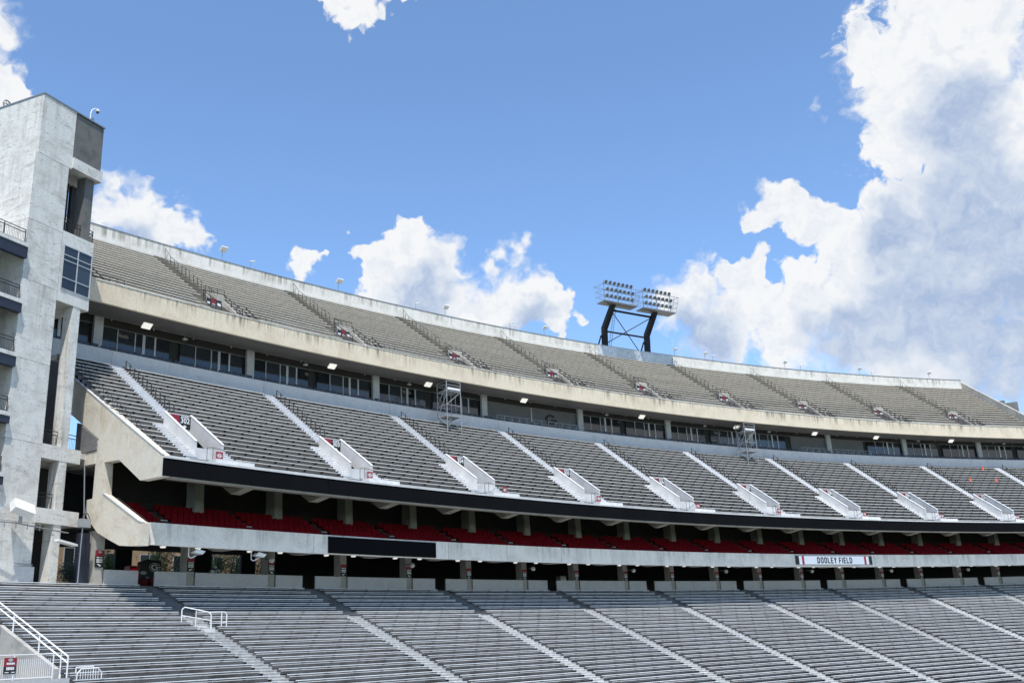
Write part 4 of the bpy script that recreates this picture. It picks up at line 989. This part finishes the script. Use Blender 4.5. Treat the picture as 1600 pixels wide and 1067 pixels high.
for bi, (a, b) in enumerate(((10.22, 11.02), (11.17, 11.97))):
    Rf, Rb = 264.0, 265.9
    mb = MB(); mb.sweep([(Rf, 50.38), (Rb, 50.38), (Rb, 50.55), (Rf, 50.55)], a, b, 1); bk = part('platform', mb, M_['rail_g'], ft, label='grey platform of a lamp basket')
    mb = MB(); e = .05
    for z, k in ((51.2, .35), (52.0, .7), (52.9, 1.0)):
        c = [PT(Rf - .5 * k, a - e * k, z), PT(Rf - .5 * k, b + e * k, z), PT(Rb, b + e * k, z + .2), PT(Rb, a - e * k, z + .2), PT(Rf - .5 * k, a - e * k, z)]
        mb.path(c, .035 if k == 1 else .025, 5)
    for f in [i / 8 for i in range(9)]:
        ua, ub = a + (b - a) * f, (a - e) + (b - a + 2 * e) * f; mb.tube(PT(Rf, ua, 50.5), PT(Rf - .5, ub, 52.9), .025, 4); mb.tube(PT(Rb, ua, 50.5), PT(Rb, ub, 53.1), .02, 4)
    for uu, ue in ((a, a - e), (b, b + e)):
        for f in (.33, .66): mb.tube(PT(Rf + (Rb - Rf) * f, uu, 50.5), PT(Rf + (Rb - Rf) * f, ue, 53.0), .02, 4)
    o = bpy.data.objects.new('basket_frame', mesh_of('basket_frame', mb, FR[ft.name])); COL.objects.link(o); o.data.materials.append(M_['rail_g']); o.parent = bk
    mb = MB()
    for f in (.08, .5, .92): mb.tube(PT(264.6, a + (b - a) * f, 50.5), PT(264.6, a + (b - a) * f, 54.0), .06, 5)
    for z in (51.3, 52.4, 53.5): mb.tube(PT(264.6, a + .03, z), PT(264.6, b - .03, z), .05, 5)
    part('lamp_rack', mb, M_['steel'], ft)
    mb0 = MB()
    tl = Matrix.Rotation(math.radians(28), 4, 'X')
    for z0_, r_ in ((0, .12), (.12, .24), (.30, .27)): pass
    n = 10
    for (y0, r0), (y1, r1) in zip([(.25, .08), (.12, .16), (-.05, .25), (-.22, .29)][:-1], [(.12, .16), (-.05, .25), (-.22, .29)]):
        vs = [tl @ Vector((r0*math.cos(2*math.pi*i/n), y0, r0*math.sin(2*math.pi*i/n))) for i in range(n)] + [tl @ Vector((r1*math.cos(2*math.pi*i/n), y1, r1*math.sin(2*math.pi*i/n))) for i in range(n)]
        mb0.add(vs, [(i, (i+1) % n, n + (i+1) % n, n + i) for i in range(n)])
    lens = MB(); lens.add([tl @ Vector((.27*math.cos(2*math.pi*i/n), -.2, .27*math.sin(2*math.pi*i/n))) for i in range(n)], [tuple(range(n))])
    frs = []
    for r, z in enumerate((51.45, 52.55, 53.68)):
        for k in range(7): frs.append(frame(264.3, a + .08 + (b - a - .16) * (k + .25 * (r % 2)) / 6.3, z))
    hs = rep_part('floodlight', mb0, M_['steel'], ft, frs)
    lm = mesh_of('lens', lens, Matrix.Identity(4)); lm.materials.append(M_['lamp_glass'])
    for h in hs:
        o = bpy.data.objects.new('lens', lm); COL.objects.link(o); o.parent = h
# ---------------------------------------------------------------- scaffolds
def scaffold(u, R, zb, lab, zt):
    Ms = frame(R, u, zb); t_ = thing('scaffold_tower', lab, 'scaffold', Ms)
    w, dpt = 1.0, 1.7; H = zt - zb
    def legmb(x, y, z0): return MB().tube((x, y, z0), (x, y, H), .05, 6)
    for x, y, z0 in ((-w, 0, 0), (w, 0, 0), (-w, dpt, 1.2), (w, dpt, 1.2)): lpart('leg', legmb(x, y, z0), M_['steel'], t_)
    hs = (1.9, 3.2, 4.8, 5.5, H - .05)
    mb = MB()
    for h in hs:
        for a, b in (((-w, 0), (w, 0)), ((-w, dpt), (w, dpt)), ((-w, 0), (-w, dpt)), ((w, 0), (w, dpt))): mb.tube((a[0], a[1], h), (b[0], b[1], h), .04, 5)
    lpart('ledgers', mb, M_['steel'], t_)
    for a, b in (((-w, 0, .7), (w, 0, 1.9)), ((w, 0, .3), (-w, 0, 1.9)), ((-w, 0, 3.2), (w, 0, 4.8)), ((w, dpt, 2.0), (-w, dpt, 4.6)), ((-w, 0, 4.5), (-w, dpt, 2.0)), ((-w, 0, 5.4), (-w, dpt, 3.4)), ((w, 0, 1.9), (w, dpt, 3.2)), ((-w, 0, .8), (-w, dpt, 2.2))):
        lpart('brace', MB().tube(a, b, .038, 5), M_['steel'], t_)
    for h in (4.85, 1.95):
        mb = MB(); mb.box(-w, w, .08, dpt - .08, h, h + .07); lpart('deck_board', mb, M_['steel'], t_)
    mb = MB(); mb.box(-w + .1, w - .1, -.05, -.02, 4.95, 5.2); lpart('toe_board', mb, M_['rail_w'], t_)
n = 19
scaffold(5.49, mid_riser(n) - .5, mid_floor(n), 'silver scaffold tower on the mid deck below the second square floodlight', HD - .2)
scaffold(11.98, mid_riser(n) - .5, mid_floor(n), 'silver scaffold tower on the mid deck farther from the concrete tower', HD - .2)
# ---------------------------------------------------------------- traffic cones
for i, (nn, u) in enumerate(((20, 18.09), (15, 17.22), (15, 17.91))):
    Ms = frame(mid_riser(nn) - .2, u, mid_floor(nn) + .432); t_ = thing('traffic_cone', ('orange cone on the top benches of the mid deck' if i == 0 else f'orange cone on the bench row below, {"tower" if i == 1 else "far"} side of the pair'), 'cone', Ms)
    mb = MB(); mb.tube((0, 0, .04), (0, 0, .62), .16, 8, .03); lpart('body', mb, M_['orange'], t_)
    mb = MB(); mb.box(-.2, .2, -.12, .2, 0, .04); lpart('base', mb, M_['orange'], t_)
# ---------------------------------------------------------------- concrete stair tower at the end of the stand
A0 = Vector((-33.94, 64.08)); TD = Vector((.3815, .9244)).normalized()
def tower_frame(s, y, z):
    ph = math.atan2(TD.y, TD.x); o = (A0 + TD * s + Vector((-TD.y, TD.x)) * y) * TK
    return Matrix.Translation((o.x, o.y, z * TK + ZC)) @ Matrix.Rotation(ph, 4, 'Z') @ Matrix.Scale(TK, 4)
TK = 1.027                                   # the tower foot stands just behind the guard wall
z_b = (HK - .06) / TK
TW = thing('stair_tower', 'tall weathered grey concrete stair tower beside the grandstand end', 'tower', tower_frame(0, 0, z_b))
def tb(name, s0, s1, y0, y1, z0, z1, mat, **k):
    mb = MB(); M = tower_frame(0, 0, 0); mb.box(s0, s1, y0, y1, z0, z1, M)
    return own_part(name, mb, mat, TW, tower_frame((s0 + s1) / 2, y0, z0), **k)
lifts = [(z_b, 9.9), (9.9, 15.3), (15.3, 20.98), (20.98, 26.7), (26.7, 31.25), (31.25, 36.6)]
for a, b in lifts: tb('wall_lift', -.22, 2.83, 0, 7.5, a + (.012 if a > 7 else 0), b - .012, M_['tower'])
tb('wall_core', -.18, 2.79, .05, 7.4, z_b, 36.6, M_['stucco_and_shade'])
tb('wall_lift', 0, 3.08, 0, 7.5, 36.62, 41.45, M_['tower'])
tb('stucco_panel', 3.085, 5.88, .05, 6.0, 37.6, 41.40, M_['stucco_and_shade'], label='dark grey stucco panel at the tower top')
tb('head_beam', 3.085, 5.96, -.12, 6.0, 36.70, 37.59, M_['tower'])
tb('roof_coping', -.04, 5.95, -.05, 7.5, 41.455, 41.58, M_['rail_g'])
tb('back_wall', 2.85, 4.95, 2.2, 2.5, 31.49, 36.69, M_['dark']); tb('back_wall', 5.25, 5.75, 2.2, 2.5, 31.49, 36.69, M_['dark']); tb('column', 4.72, 5.55, .25, 1.1, 31.49, 36.69, M_['stucco_and_shade'], label='slim concrete column in the tower top opening')  # the column's dark grey paints in the shade under the head beam
# block with the window
tb('window_block', 2.86, 5.80, 0, 5.5, 30.42, 31.48, M_['tower']); tb('window_block', 2.86, 5.82, 0, 5.5, 25.97, 26.95, M_['tower'])
tb('window_block', 2.86, 3.06, 0, 5.5, 26.952, 30.418, M_['tower']); tb('window_block', 5.0, 5.72, .3, 5.5, 26.952, 30.418, M_['tower'])
wz = [26.98, 27.86, 29.25, 29.66, 30.38]
ws = [3.10, 4.42, 5.72]
wf = tb('window_frame', 3.07, 3.10, -.06, .1, 26.96, 30.41, M_['frame'])
for i, s in enumerate(ws[1:]): tb('window_frame', s - .035, s + .035, -.06 - .004 * i, .1, 26.96, 30.41, M_['frame'])
for z in wz: tb('window_frame', 3.10, 5.69, -.052, .09, z - .03, z + .03, M_['frame'])
for i in range(2):
    for j in range(4): tb('pane', ws[i] + .036, ws[i + 1] - .036, 0, .03, wz[j] + .031, wz[j + 1] - .031, M_['glass'])
tb('dark_room', 3.2, 5.0, .4, 5.2, 26.96, 30.4, M_['dark'])
tb('post', 4.42, 5.08, .02, .95, z_b, 25.96, M_['tower'], label='slim concrete post carrying the window block')
tb('floor_slab', 2.835, 6.25, 0, 3.0, 14.42, 15.42, M_['tower']); tb('floor_slab', 2.835, 6.5, -.03, 3.0, 9.98, 11.0, M_['tower'])
tb('back_wall', 2.84, 5.6, 3.1, 3.4, z_b, 25.9, M_['stucco_and_shade']); tb('back_wall', 5.61, 7.6, 3.1, 3.4, z_b, 22.6, M_['dark']); tb('link_wall', 7.65, 14.5, 5.4, 5.7, 9.5, 15.3, M_['dark']); tb('link_floor', 6.3, 14.5, .6, 5.3, 15.0, 15.4, M_['tower']); tb('link_floor', 6.6, 12.0, .6, 5.3, 9.98, 10.4, M_['dark'])
def trail(name, pts, z, h, lab=None, mat='rail', bal=True):
    mb = MB(); M = tower_frame(0, 0, 0); pts = [Vector((s, y, z)) for s, y in pts]
    for hh in (h, h - .25): mb.path([M @ (p + Vector((0, 0, hh))) for p in pts], .035, 5)
    for a, b in zip(pts[:-1], pts[1:]):
        L = (b - a).length; n = max(1, int(L / 1.2))
        for i in range(n + 1): q = a + (b - a) * i / n; mb.tube(M @ q, M @ (q + Vector((0, 0, h))), .035, 5)
        if bal:
            n = max(1, int(L / .13))
            for i in range(n): q = a + (b - a) * i / n; mb.tube(M @ q, M @ (q + Vector((0, 0, h - .25))), .012, 4)
    return own_part(name, mb, M_[mat], TW, tower_frame(pts[0].x, pts[0].y, z))
trail('railing', [(2.9, .3), (5.9, .3), (6.3, 1.2)], 31.48, 1.1); trail('railing', [(3.2, .4), (6.2, .4)], 15.42, 1.1); trail('railing', [(3.0, .4), (4.4, .4)], 11.0, 1.1)
# roof plant and camera
for i, (s, y) in enumerate(((.35, 4.3), (.1, 6.2))):
    Ms = tower_frame(s, y, 41.58); t_ = thing('roof_fan', ('round dark fan wheel on the tower roof edge' if i == 0 else 'second round fan wheel farther back on tower roof'), 'fan', Ms)
    mb = MB(); mb.path([(.35 * math.cos(a * math.pi / 6), 0, .35 + .35 * math.sin(a * math.pi / 6)) for a in range(13)], .05, 5); lpart('rim', mb, M_['rail_g'], t_)
    mb = MB()
    for a in range(6): mb.tube((0, 0, .35), (.33 * math.cos(a * math.pi / 3), 0, .35 + .33 * math.sin(a * math.pi / 3)), .03, 4)
    lpart('spokes', mb, M_['rail'], t_)
Ms = tower_frame(4.85, .5, 41.58); t_ = thing('security_camera', 'white dome security camera on a bent pole on the tower roof', 'camera', Ms)
mb = MB(); mb.path([(0, 0, 0), (0, 0, .9), (.1, 0, 1.25), (.35, 0, 1.5), (.62, 0, 1.55)], .045, 6); lpart('pole', mb, M_['rail_w'], t_)
mb = MB(); mb.tube((.66, 0, 1.58), (.66, 0, 1.38), .15, 8); lpart('cap', mb, M_['lamp_white'], t_)
mb = MB(); mb.ball((.66, 0, 1.33), .13, 8, 6); lpart('dome', mb, M_['glass'], t_)
mb = MB(); mb.box(.12, .3, -.08, .1, 0, .55); mb.box(-.2, -.05, -.08, .1, 0, .3); lpart('junction_box', mb, M_['rail_g'], t_)
# ---------------------------------------------------------------- galleries on the other side of the tower
GB = thing('gallery_building', 'grey building with stacked open galleries and navy edge beams beside the tower', 'building', tower_frame(-4, 0, z_b))
def gb(name, s0, s1, y0, y1, z0, z1, mat):
    mb = MB(); mb.box(s0, s1, y0, y1, z0, z1, tower_frame(0, 0, 0)); return own_part(name, mb, mat, GB, tower_frame((s0 + s1) / 2, y0, z0))
for i, (zt, zb_) in enumerate(((29.15, 28.05), (24.95, 24.0), (21.1, 20.12), (16.95, 16.2), (12.9, 12.1))):
    gb('gallery_slab', -9, -.24, -.35, 6.8, zt - .28, zt, M_['tower']); gb('edge_beam', -9, -.245, -.30, .1, zb_, zt - .285, M_['navy'])
    mb = MB(); M = tower_frame(0, 0, 0)
    h = 1.05
    for hh in (h, h - .2, .12): mb.tube(M @ Vector((-9, -.1, zt + hh)), M @ Vector((-.42, -.1, zt + hh)), .035, 5)
    for k in range(5): s = -.42 - k * 1.75; mb.tube(M @ Vector((s, -.1, zt)), M @ Vector((s, -.1, zt + h)), .04, 5)
    for k in range(66): s = -.42 - k * .13; mb.tube(M @ Vector((s, -.1, zt + .12)), M @ Vector((s, -.1, zt + h - .2)), .012, 4)
    own_part('railing', mb, M_['rail'] if i else M_['rail'], GB, tower_frame(-4, 0, zt))
gb('rear_wall', -9, -.3, 6.5, 6.8, z_b, 28.0, M_['stucco_and_shade']); gb('side_wall', -9.3, -9.01, -.2, 6.8, z_b, 28.0, M_['stucco_and_shade'])
# ---------------------------------------------------------------- things at the tower foot
Ms = tower_frame(.97, -.9, 10.6); t_ = thing('wall_floodlight', 'white tilted floodlight box on a pipe rail before the tower', 'floodlight', Ms)
mb = MB(); mb.box(-.72, .72, -.28, .28, -.42, .42, Matrix.Rotation(math.radians(-35), 4, 'X') @ Matrix.Rotation(math.radians(18), 4, 'Y')); lpart('head', mb, M_['lamp_white'], t_)
mb = MB(); mb.tube((0, .1, -.4), (0, .1, -1.0), .12, 6); lpart('mount', mb, M_['rail_g'], t_)
mb = MB(); mb.path([(-3, .4, -.95), (-.4, .1, -.95), (2.6, .1, -1.15), (4.2, .3, -1.2)], .05, 6)
for x in (-1.2, -.3, .6, 1.6): mb.tube((x, .1, -1.3), (x, .1, -.9), .03, 5)
lpart('pipe_rail', mb, M_['rail_g'], t_)
mb = MB(); mb.box(3.2, 4.9, -.2, .3, -1.45, -1.3, Matrix.Rotation(math.radians(8), 4, 'Y')); lpart('second_head', mb, M_['lamp_white'], t_)
mb = MB(); mb.path([PT(RK + .08, -2.6, zc + 1.3), PT(RK + .08, -.66, zc + 1.3), PT(RK + .08, -.66, zc + 1.1)], .03, 5)
for k in range(6): u = -2.6 + k * .39; mb.tube(PT(RK + .08, u, zc + 1.08), PT(RK + .08, u, zc + 1.3), .025, 5)
single('wall_rail', mb, M_['rail_g'], frame(RK + .08, -1.6, zc + 1.1), 'thin pipe rail on the pale guard wall before the tower', 'railing')
Ms = frame(244.6, TE - .09, zc); t_ = thing('conduit_pole', 'grey conduit with switch box up the cream end pier', 'conduit', Ms)
mb = MB(); mb.tube((-.55, 0, 0), (-.45, .1, 4.1), .05, 6); mb.tube((-.25, .3, 4.1), (-.1, 1.2, 9.0), .045, 6); lpart('pipe', mb, M_['rail_g'], t_)
mb = MB(); mb.box(-.75, .05, -.1, .3, 3.95, 4.55); lpart('switch_box', mb, M_['steel'], t_)
mb = MB(); mb.path([(-.6, 0, 4.55), (-.5, 0, 4.9), (-.2, 0, 4.95), (0, 0, 4.55)], .03, 5); lpart('loop', mb, M_['rail'], t_)
Ms = frame(RK + .6, -.13, zc); mb = MB(); mb.box(-.42, .42, 0, .4, 0, 3.7)
single('dark_pillar', mb, M_['navy'], Ms, 'dark navy pillar left of the cream end column', 'pillar', local=True)
# ---------------------------------------------------------------- ramp cut at the tower end of the lower bowl
def low_z(R): return low_seat(0) - .43 + (R - low_riser(0)) * LOW_R / LOW_T + LOW_R
RWL = thing('ramp_wall', 'bare concrete ramp wall cut into the lower bowl benches', 'wall', frame(234, VU, 0))
mb = MB(); mb.slab([(VR + .2, low_z(VR) + .25), (231.3, low_z(231.3) + .25), (231.3, -4), (VR + .2, -4)], VU - .045, .3); part('side_wall', mb, M_['old_concrete'], RWL)
mb = MB(); mb.sweep([(VR - .15, -4), (VR + .15, -4), (VR + .15, low_z(VR) + .2), (VR - .15, low_z(VR) + .2)], UL, VU - .05, 4); part('rear_wall', mb, M_['old_concrete'], RWL)
mb = MB()
for h in (1.15, .82):
    mb.path([PT(VR + 1.5, VU + .0, low_z(VR + 1.5) + h), PT(230.6, VU + .0, low_z(230.6) + h)], .045, 6)
for R in (236.5, 233.6, 230.62): mb.tube(PT(R, VU, low_z(R) - .2), PT(R, VU, low_z(R) + 1.15), .045, 6)
single('ramp_handrail', mb, M_['rail_w'], frame(233, VU, low_z(233)), 'white double handrail along the bare ramp wall', 'railing')
fz0, fz1 = -.05, 1.15
Rf = 230.6; pf = thing('picket_fence', 'white picket fence before the bare ramp wall', 'fence', frame(Rf, -1.75, fz0))
mb = MB()
for z in (fz0 + .02, fz1): mb.path([PT(Rf, -2.3, z - .02), PT(Rf, -1.5, z)], .03, 5)
part('rail', mb, M_['rail_w'], pf)
pk = MB(); pk.tube((0, 0, 0), (0, 0, fz1 - fz0 - .22), .013, 4)
rep_part('picket', pk, M_['rail_w'], pf, [frame(Rf, -2.28 + i * .0155, fz0) for i in range(50)])
ps = MB(); ps.tube((0, 0, -.6), (0, 0, fz1 - fz0), .035, 5)
rep_part('post', ps, M_['rail_w'], pf, [frame(Rf - .02, u, fz0) for u in (-2.1, -1.8, -1.5, -1.44)])
mb = MB(); mb.sweep([(Rf - .75, -3.2), (Rf - .45, -3.2), (Rf - .45, -.12), (Rf - .75, -.12)], -2.6, -1.42, 3)
single('ramp_parapet', mb, M_['pale'], frame(Rf - .6, -2, -2), 'pale low parapet below the white picket fence', 'wall')
mb = MB(); mb.sweep([(Rf - .5, -3.4), (VR, -3.4), (VR, -.5), (Rf - .5, -.5)], -2.6, VU - .05, 3)
single('ramp_floor', mb, M_['plaza'], frame(Rf + 3, -2, -1), kind='structure')
Ms = frame(Rf - .06, -1.83, .22); sg = thing('ramp_sign', 'red over black section sign on the white picket fence', 'sign', Ms)
mb = MB(); mb.box(-.33, .33, 0, .03, .38, .80); lpart('red_panel', mb, M_['red'], sg)
mb = MB(); mb.box(-.33, .33, 0, .03, 0, .377); lpart('black_panel', mb, M_['sign_black'], sg)
emblem_parts(sg, 0, .68, .13, 0); lines_part(sg, ((.46, .10, 5), (.20, .14, 8)), -.2, .22, -.002, M_['sign_white'])
mb = MB(); mb.box(-.26, -.06, -.01, -.002, .06, .10); mb.box(.08, .26, -.01, -.002, .06, .10); lpart('arrow', mb, M_['sign_white'], sg)
Ms = frame(230.45, -1.21, low_z(230.45) - .45); gt = thing('stair_gate', 'white barred guard gate standing among the silver benches', 'gate', Ms)
mb = MB(); mb.path([(-.72, 0, 0), (-.72, 0, .75), (-.5, 0, 1.0), (.5, 0, 1.02), (.74, 0, .78), (.74, 0, 0)], .03, 5); mb.path([(-.5, .5, 0), (-.5, .5, 1.1), (.55, .5, 1.12), (.55, .5, 0)], .03, 5); mb.tube((-.7, 0, .12), (.74, 0, .12), .025, 5); lpart('frame', mb, M_['rail_w'], gt)
for k in range(8): lpart('bar', MB().tube((-.52 + .15 * k, 0, .12), (-.52 + .15 * k, 0, 1.0), .016, 4), M_['rail_w'], gt)
mb = MB(); mb.box(-1.9, 1.0, -.25, .5, -.35, -.02); lpart('step', mb, M_['white'], gt)
# white rails at the head of the first white stair
Ms = frame(237.6, .42, low_floor(8)); r1 = thing('stair_handrail', 'bent white handrail at the head of the first lower stair', 'railing', Ms)
mb = MB(); mb.path([(-.75, .6, -.2), (-.75, .6, 1.25), (-.6, .5, 1.4), (.75, -.4, 1.0), (.85, -.5, .85), (.9, -.5, -.5)], .04, 6); lpart('frame', mb, M_['rail_w'], r1)
mb = MB(); mb.tube((-.75, .6, .85), (.85, -.5, .45), .03, 5); mb.tube((.05, .1, -.3), (.05, .1, 1.22), .03, 5); lpart('mid_rail', mb, M_['rail_w'], r1)
mb = MB(); mb.box(-.2, .75, -.25, .5, -.1, .12); mb.box(.2, .95, -.9, -.25, -.35, -.1); lpart('step', mb, M_['white'], r1)
Ms = frame(237.7, .71, low_floor(8)); mb = MB(); mb.path([(-.85, .2, 1.05), (.25, 0, 1.05), (.42, 0, .9), (.42, 0, -.4)], .04, 6); mb.tube((0, 0, -.4), (0, 0, 1.05), .035, 6); mb.path([(-.85, .2, .3), (.42, 0, .35)], .03, 5)
single('stair_handrail', mb, M_['rail_w'], Ms, 'short white looped handrail right of the first lower stair', 'railing', local=True)
# ---------------------------------------------------------------- things behind the concourse
def tree(u, R, h, r, lab, seed, mat='leaf', zb=HK - .06, nleaf=2600):
    Ms = frame(R, u, zb); t_ = thing('tree', lab, 'tree', Ms); rr = random.Random(seed)
    mb = MB(); mb.tube((0, 0, 0), (.1, 0, h * .45), .18, 7, .12)
    cl_ = []
    for k in range(7):
        a = rr.uniform(0, 6.28); e = Vector((math.cos(a) * r * rr.uniform(.3, .8), math.sin(a) * r * rr.uniform(.3, .8), h * rr.uniform(.5, .95))); mb.tube((.1, 0, h * rr.uniform(.25, .45)), e, .07, 5, .03); cl_.append(e)
    lpart('trunk', mb, M_['bark'], t_)
    lf = MB(); vs = []; fs = []
    for k in range(nleaf):
        c = rr.choice(cl_) + Vector((rr.gauss(0, r * .28), rr.gauss(0, r * .28), rr.gauss(0, h * .13)))
        d1 = Vector((rr.uniform(-1, 1), rr.uniform(-1, 1), rr.uniform(-1, 1))).normalized(); d2 = d1.orthogonal().normalized(); s_ = rr.uniform(.06, .14)
        o = len(vs); vs += [c - d1 * s_, c + d2 * s_ * .6, c + d1 * s_, c - d2 * s_ * .6]; fs.append((o, o + 1, o + 2, o + 3))
    lf.v = vs; lf.f = fs; lpart('crown', lf, M_[mat], t_, recalc=False)
tree(2.75, RK + 16, 5.4, 1.9, 'leafy green tree behind the concourse, left of the second column', 1)
tree(1.27, RK + 17, 4.6, 1.4, 'small leafy tree glimpsed right of the cream end column', 2)
tree(.68, RK + 14, 2.9, 1.6, 'green shrub behind the dark fence under the tower', 3, 'leaf2')
tree(3.35, RK + 19, 5.4, 1.3, 'bright leafy tree glimpsed beside the second column', 4)
tree(3.05, RK + 26, 8.5, 2.6, 'tall leafy tree behind the concourse filling the gap before the brick building', 5, nleaf=4000)
tree(2.35, RK + 24, 6.5, 2.0, 'leafy tree before the tan brick building beyond the emblem mural', 6)
def bld(u0, u1, R, h, lab, mat, win=True):
    um = (u0 + u1) / 2; Ms = frame(R, um, HK - .06); t_ = thing('brick_building', lab, 'building', Ms); w = (u1 - u0) * DTH * R
    mb = MB(); mb.box(-w / 2, w / 2, 0, 12, 0, h); lpart('wall', mb, M_[mat], t_)
    mb = MB(); mb.box(-w / 2 - .3, w / 2 + .3, -.3, 12.3, h + .01, h + .5); lpart('roof', mb, M_['plaza'], t_)
    k = 0
    while win and -w / 2 + 1.5 + k * 4.2 < w / 2 - 2:
        for zz in (1.0, 5.0):
            if zz + 2.4 < h:
                x = -w / 2 + 1.2 + k * 4.2; f = MB(); f.box(x, x + 2.4, -.06, -.005, zz, zz + 2.4); fo = lpart('window', f, M_['frame'], t_)
                gq = MB(); gq.box(x + .1, x + 1.15, -.08, -.061, zz + .1, zz + 2.3); gq.box(x + 1.25, x + 2.3, -.08, -.061, zz + .1, zz + 2.3)
                o = bpy.data.objects.new('pane', mesh_of('pane', MB().add([FR[t_.name] @ v for v in gq.v], gq.f), FR[t_.name])); COL.objects.link(o); o.data.materials.append(M_['glass']); o.parent = fo
        k += 1
bld(-1.5, 2.35, RK + 38, 15.0, 'tan brick building behind the fence under the tower', 'brick')
bld(2.6, 6.0, RK + 42, 14.0, 'tan brick building seen through the concourse beyond the trees', 'brick')
def iron_fence(u0, u1, R, h, lab):
    n = int((u1 - u0) * DTH * R / .14); t_ = thing('iron_fence', lab, 'fence', frame(R, (u0 + u1) / 2, zc))
    mb = MB()
    for z in (.2, h - .25, h - .05): mb.path([PT(R, u0 + (u1 - u0) * i / 4, zc + z) for i in range(5)], .03, 5)
    part('rail', mb, M_['rail'], t_)
    pk = MB(); pk.tube((0, 0, 0), (0, 0, h + .12), .016, 4); rep_part('picket', pk, M_['rail'], t_, [frame(R, u0 + (u1 - u0) * i / n, zc) for i in range(n + 1)])
iron_fence(.1, .85, RK + 11.2, 2.1, 'black iron picket fence under the tower before the shrub')
iron_fence(1.15, 1.75, RK + 11.4, 2.2, 'black iron picket fence behind the emblem mural')
Ms = frame(RK + 3.2, .78, zc); t_ = thing('emblem_mural', 'black and red mural board with white G emblem behind the first stair opening', 'mural', Ms)
mb = MB(); mb.prism([(-1.0, 0), (1.0, 0), (1.0, 2.25), (-.2, 2.35), (-1.0, 2.1)], 0, .12, axis='y'); lpart('board', mb, M_['sign_black'], t_)
emblem_parts(t_, .45, 1.75, .48, 0)
mb = MB(); mb.box(.15, .75, -.02, -.004, .1, .95); mb.box(-.7, -.1, -.02, -.004, .35, .8); mb.box(-.95, -.8, -.02, -.004, .1, 1.9); lpart('red_shapes', mb, M_['red'], t_)
mb = MB(); mb.prism(ell(.3, .14, 10, -.5, 1.3), -.02, -.004); mb.box(-.3, .0, -.02, -.004, .9, 1.0); lpart('grey_shapes', mb, M_['rail_g'], t_)
Ms = frame(RK + 4.5, .72, zc); t_ = thing('drinks_machine', 'dark red upright vending machine in the shaded concourse', 'vending machine', Ms)
mb = MB(); mb.box(-.45, .45, 0, .8, 0.05, 1.95); lpart('body', mb, M_['red'], t_)
mb = MB(); mb.box(-.35, .15, -.02, -.002, .5, 1.75); lpart('front_panel', mb, M_['redsolid'], t_)
mb = MB(); mb.box(.22, .38, -.02, -.002, .9, 1.3); lpart('keypad', mb, M_['sign_black'], t_)
Ms = frame(RK + 3.0, 1.56, zc); t_ = thing('emblem_board', 'small board with white G oval and red figure behind guard wall', 'board', Ms)
mb = MB(); mb.prism([(-.7, 0), (.5, 0), (.5, 1.7), (.1, 2.1), (-.7, 1.6)], 0, .1, axis='y'); lpart('board', mb, M_['sign_black'], t_)
emblem_parts(t_, .1, 1.5, .36, 0)
mb = MB(); mb.box(-.15, .2, -.02, -.004, .8, 1.15); lpart('red_shape', mb, M_['red'], t_)
mb = MB(); mb.prism(ell(.22, .14, 8, -.4, 1.55), -.02, -.004); mb.prism(ell(.16, .1, 8, -.15, 1.9), -.02, -.004); lpart('pale_shapes', mb, M_['sign_white'], t_)
Ms = frame(RK + 6, 3.75, zc); t_ = thing('bottle_stand', 'white bottles on a counter in the dark concourse', 'counter', Ms)
mb = MB(); mb.box(-.8, .8, 0, .6, 0, 1.15); lpart('counter', mb, M_['rail_g'], t_)
for k in range(4): mb = MB(); mb.tube((-.3 + .22 * k, .3, 1.15), (-.3 + .22 * k, .3, 1.5), .09, 8, .05); lpart('bottle', mb, M_['lamp_white'], t_)
Ms = frame(RK + .5, 8.44, zc); mb = MB(); mb.prism([(-.5, 0), (.55, 0), (.05, 1.15), (-.15, 1.15)], 0, .5, axis='y'); single('red_cover', mb, M_['red'], Ms, 'red draped cover leaning in a stair opening of the concourse', 'cover', local=True)
Ms = frame(RK + 4, 7.2, zc); t_ = thing('white_cabinet', 'pale upright cabinet behind the guard wall in the dark concourse', 'cabinet', Ms)
mb = MB(); mb.box(-.45, .45, 0, .7, 0, 2.0); lpart('body', mb, M_['pale'], t_); mb = MB(); mb.box(-.4, .4, -.03, -.003, 1.0, 1.9); lpart('door', mb, M_['rail_w'], t_)
# far building beyond the end of the upper deck
d0 = pix_dir(1566, 640); D_ = 235.0; e0 = Vector((d0.x, d0.y, 0)).normalized() * D_
Mx = Matrix.Translation((e0.x, e0.y, 0)) @ Matrix.Rotation(-math.atan2(e0.x, e0.y), 4, 'Z')
def el_z(x, y): q = pix_dir(x, y); return ZC + D_ * q.z / math.hypot(q.x, q.y)
t_ = thing('plant_block', 'grey rooftop block beyond the sloping end parapet', 'building', Mx)
zt_ = el_z(1574, 625)
mb = MB(); mb.box(-1.5, 3.2, 0, 9, 0, zt_ - .6); lpart('wall', mb, M_['grey_bld'], t_)
mb = MB(); mb.box(-2.4, .8, -.3, 8, zt_ - 3, zt_); lpart('roof_plant', mb, M_['grey_bld'], t_)
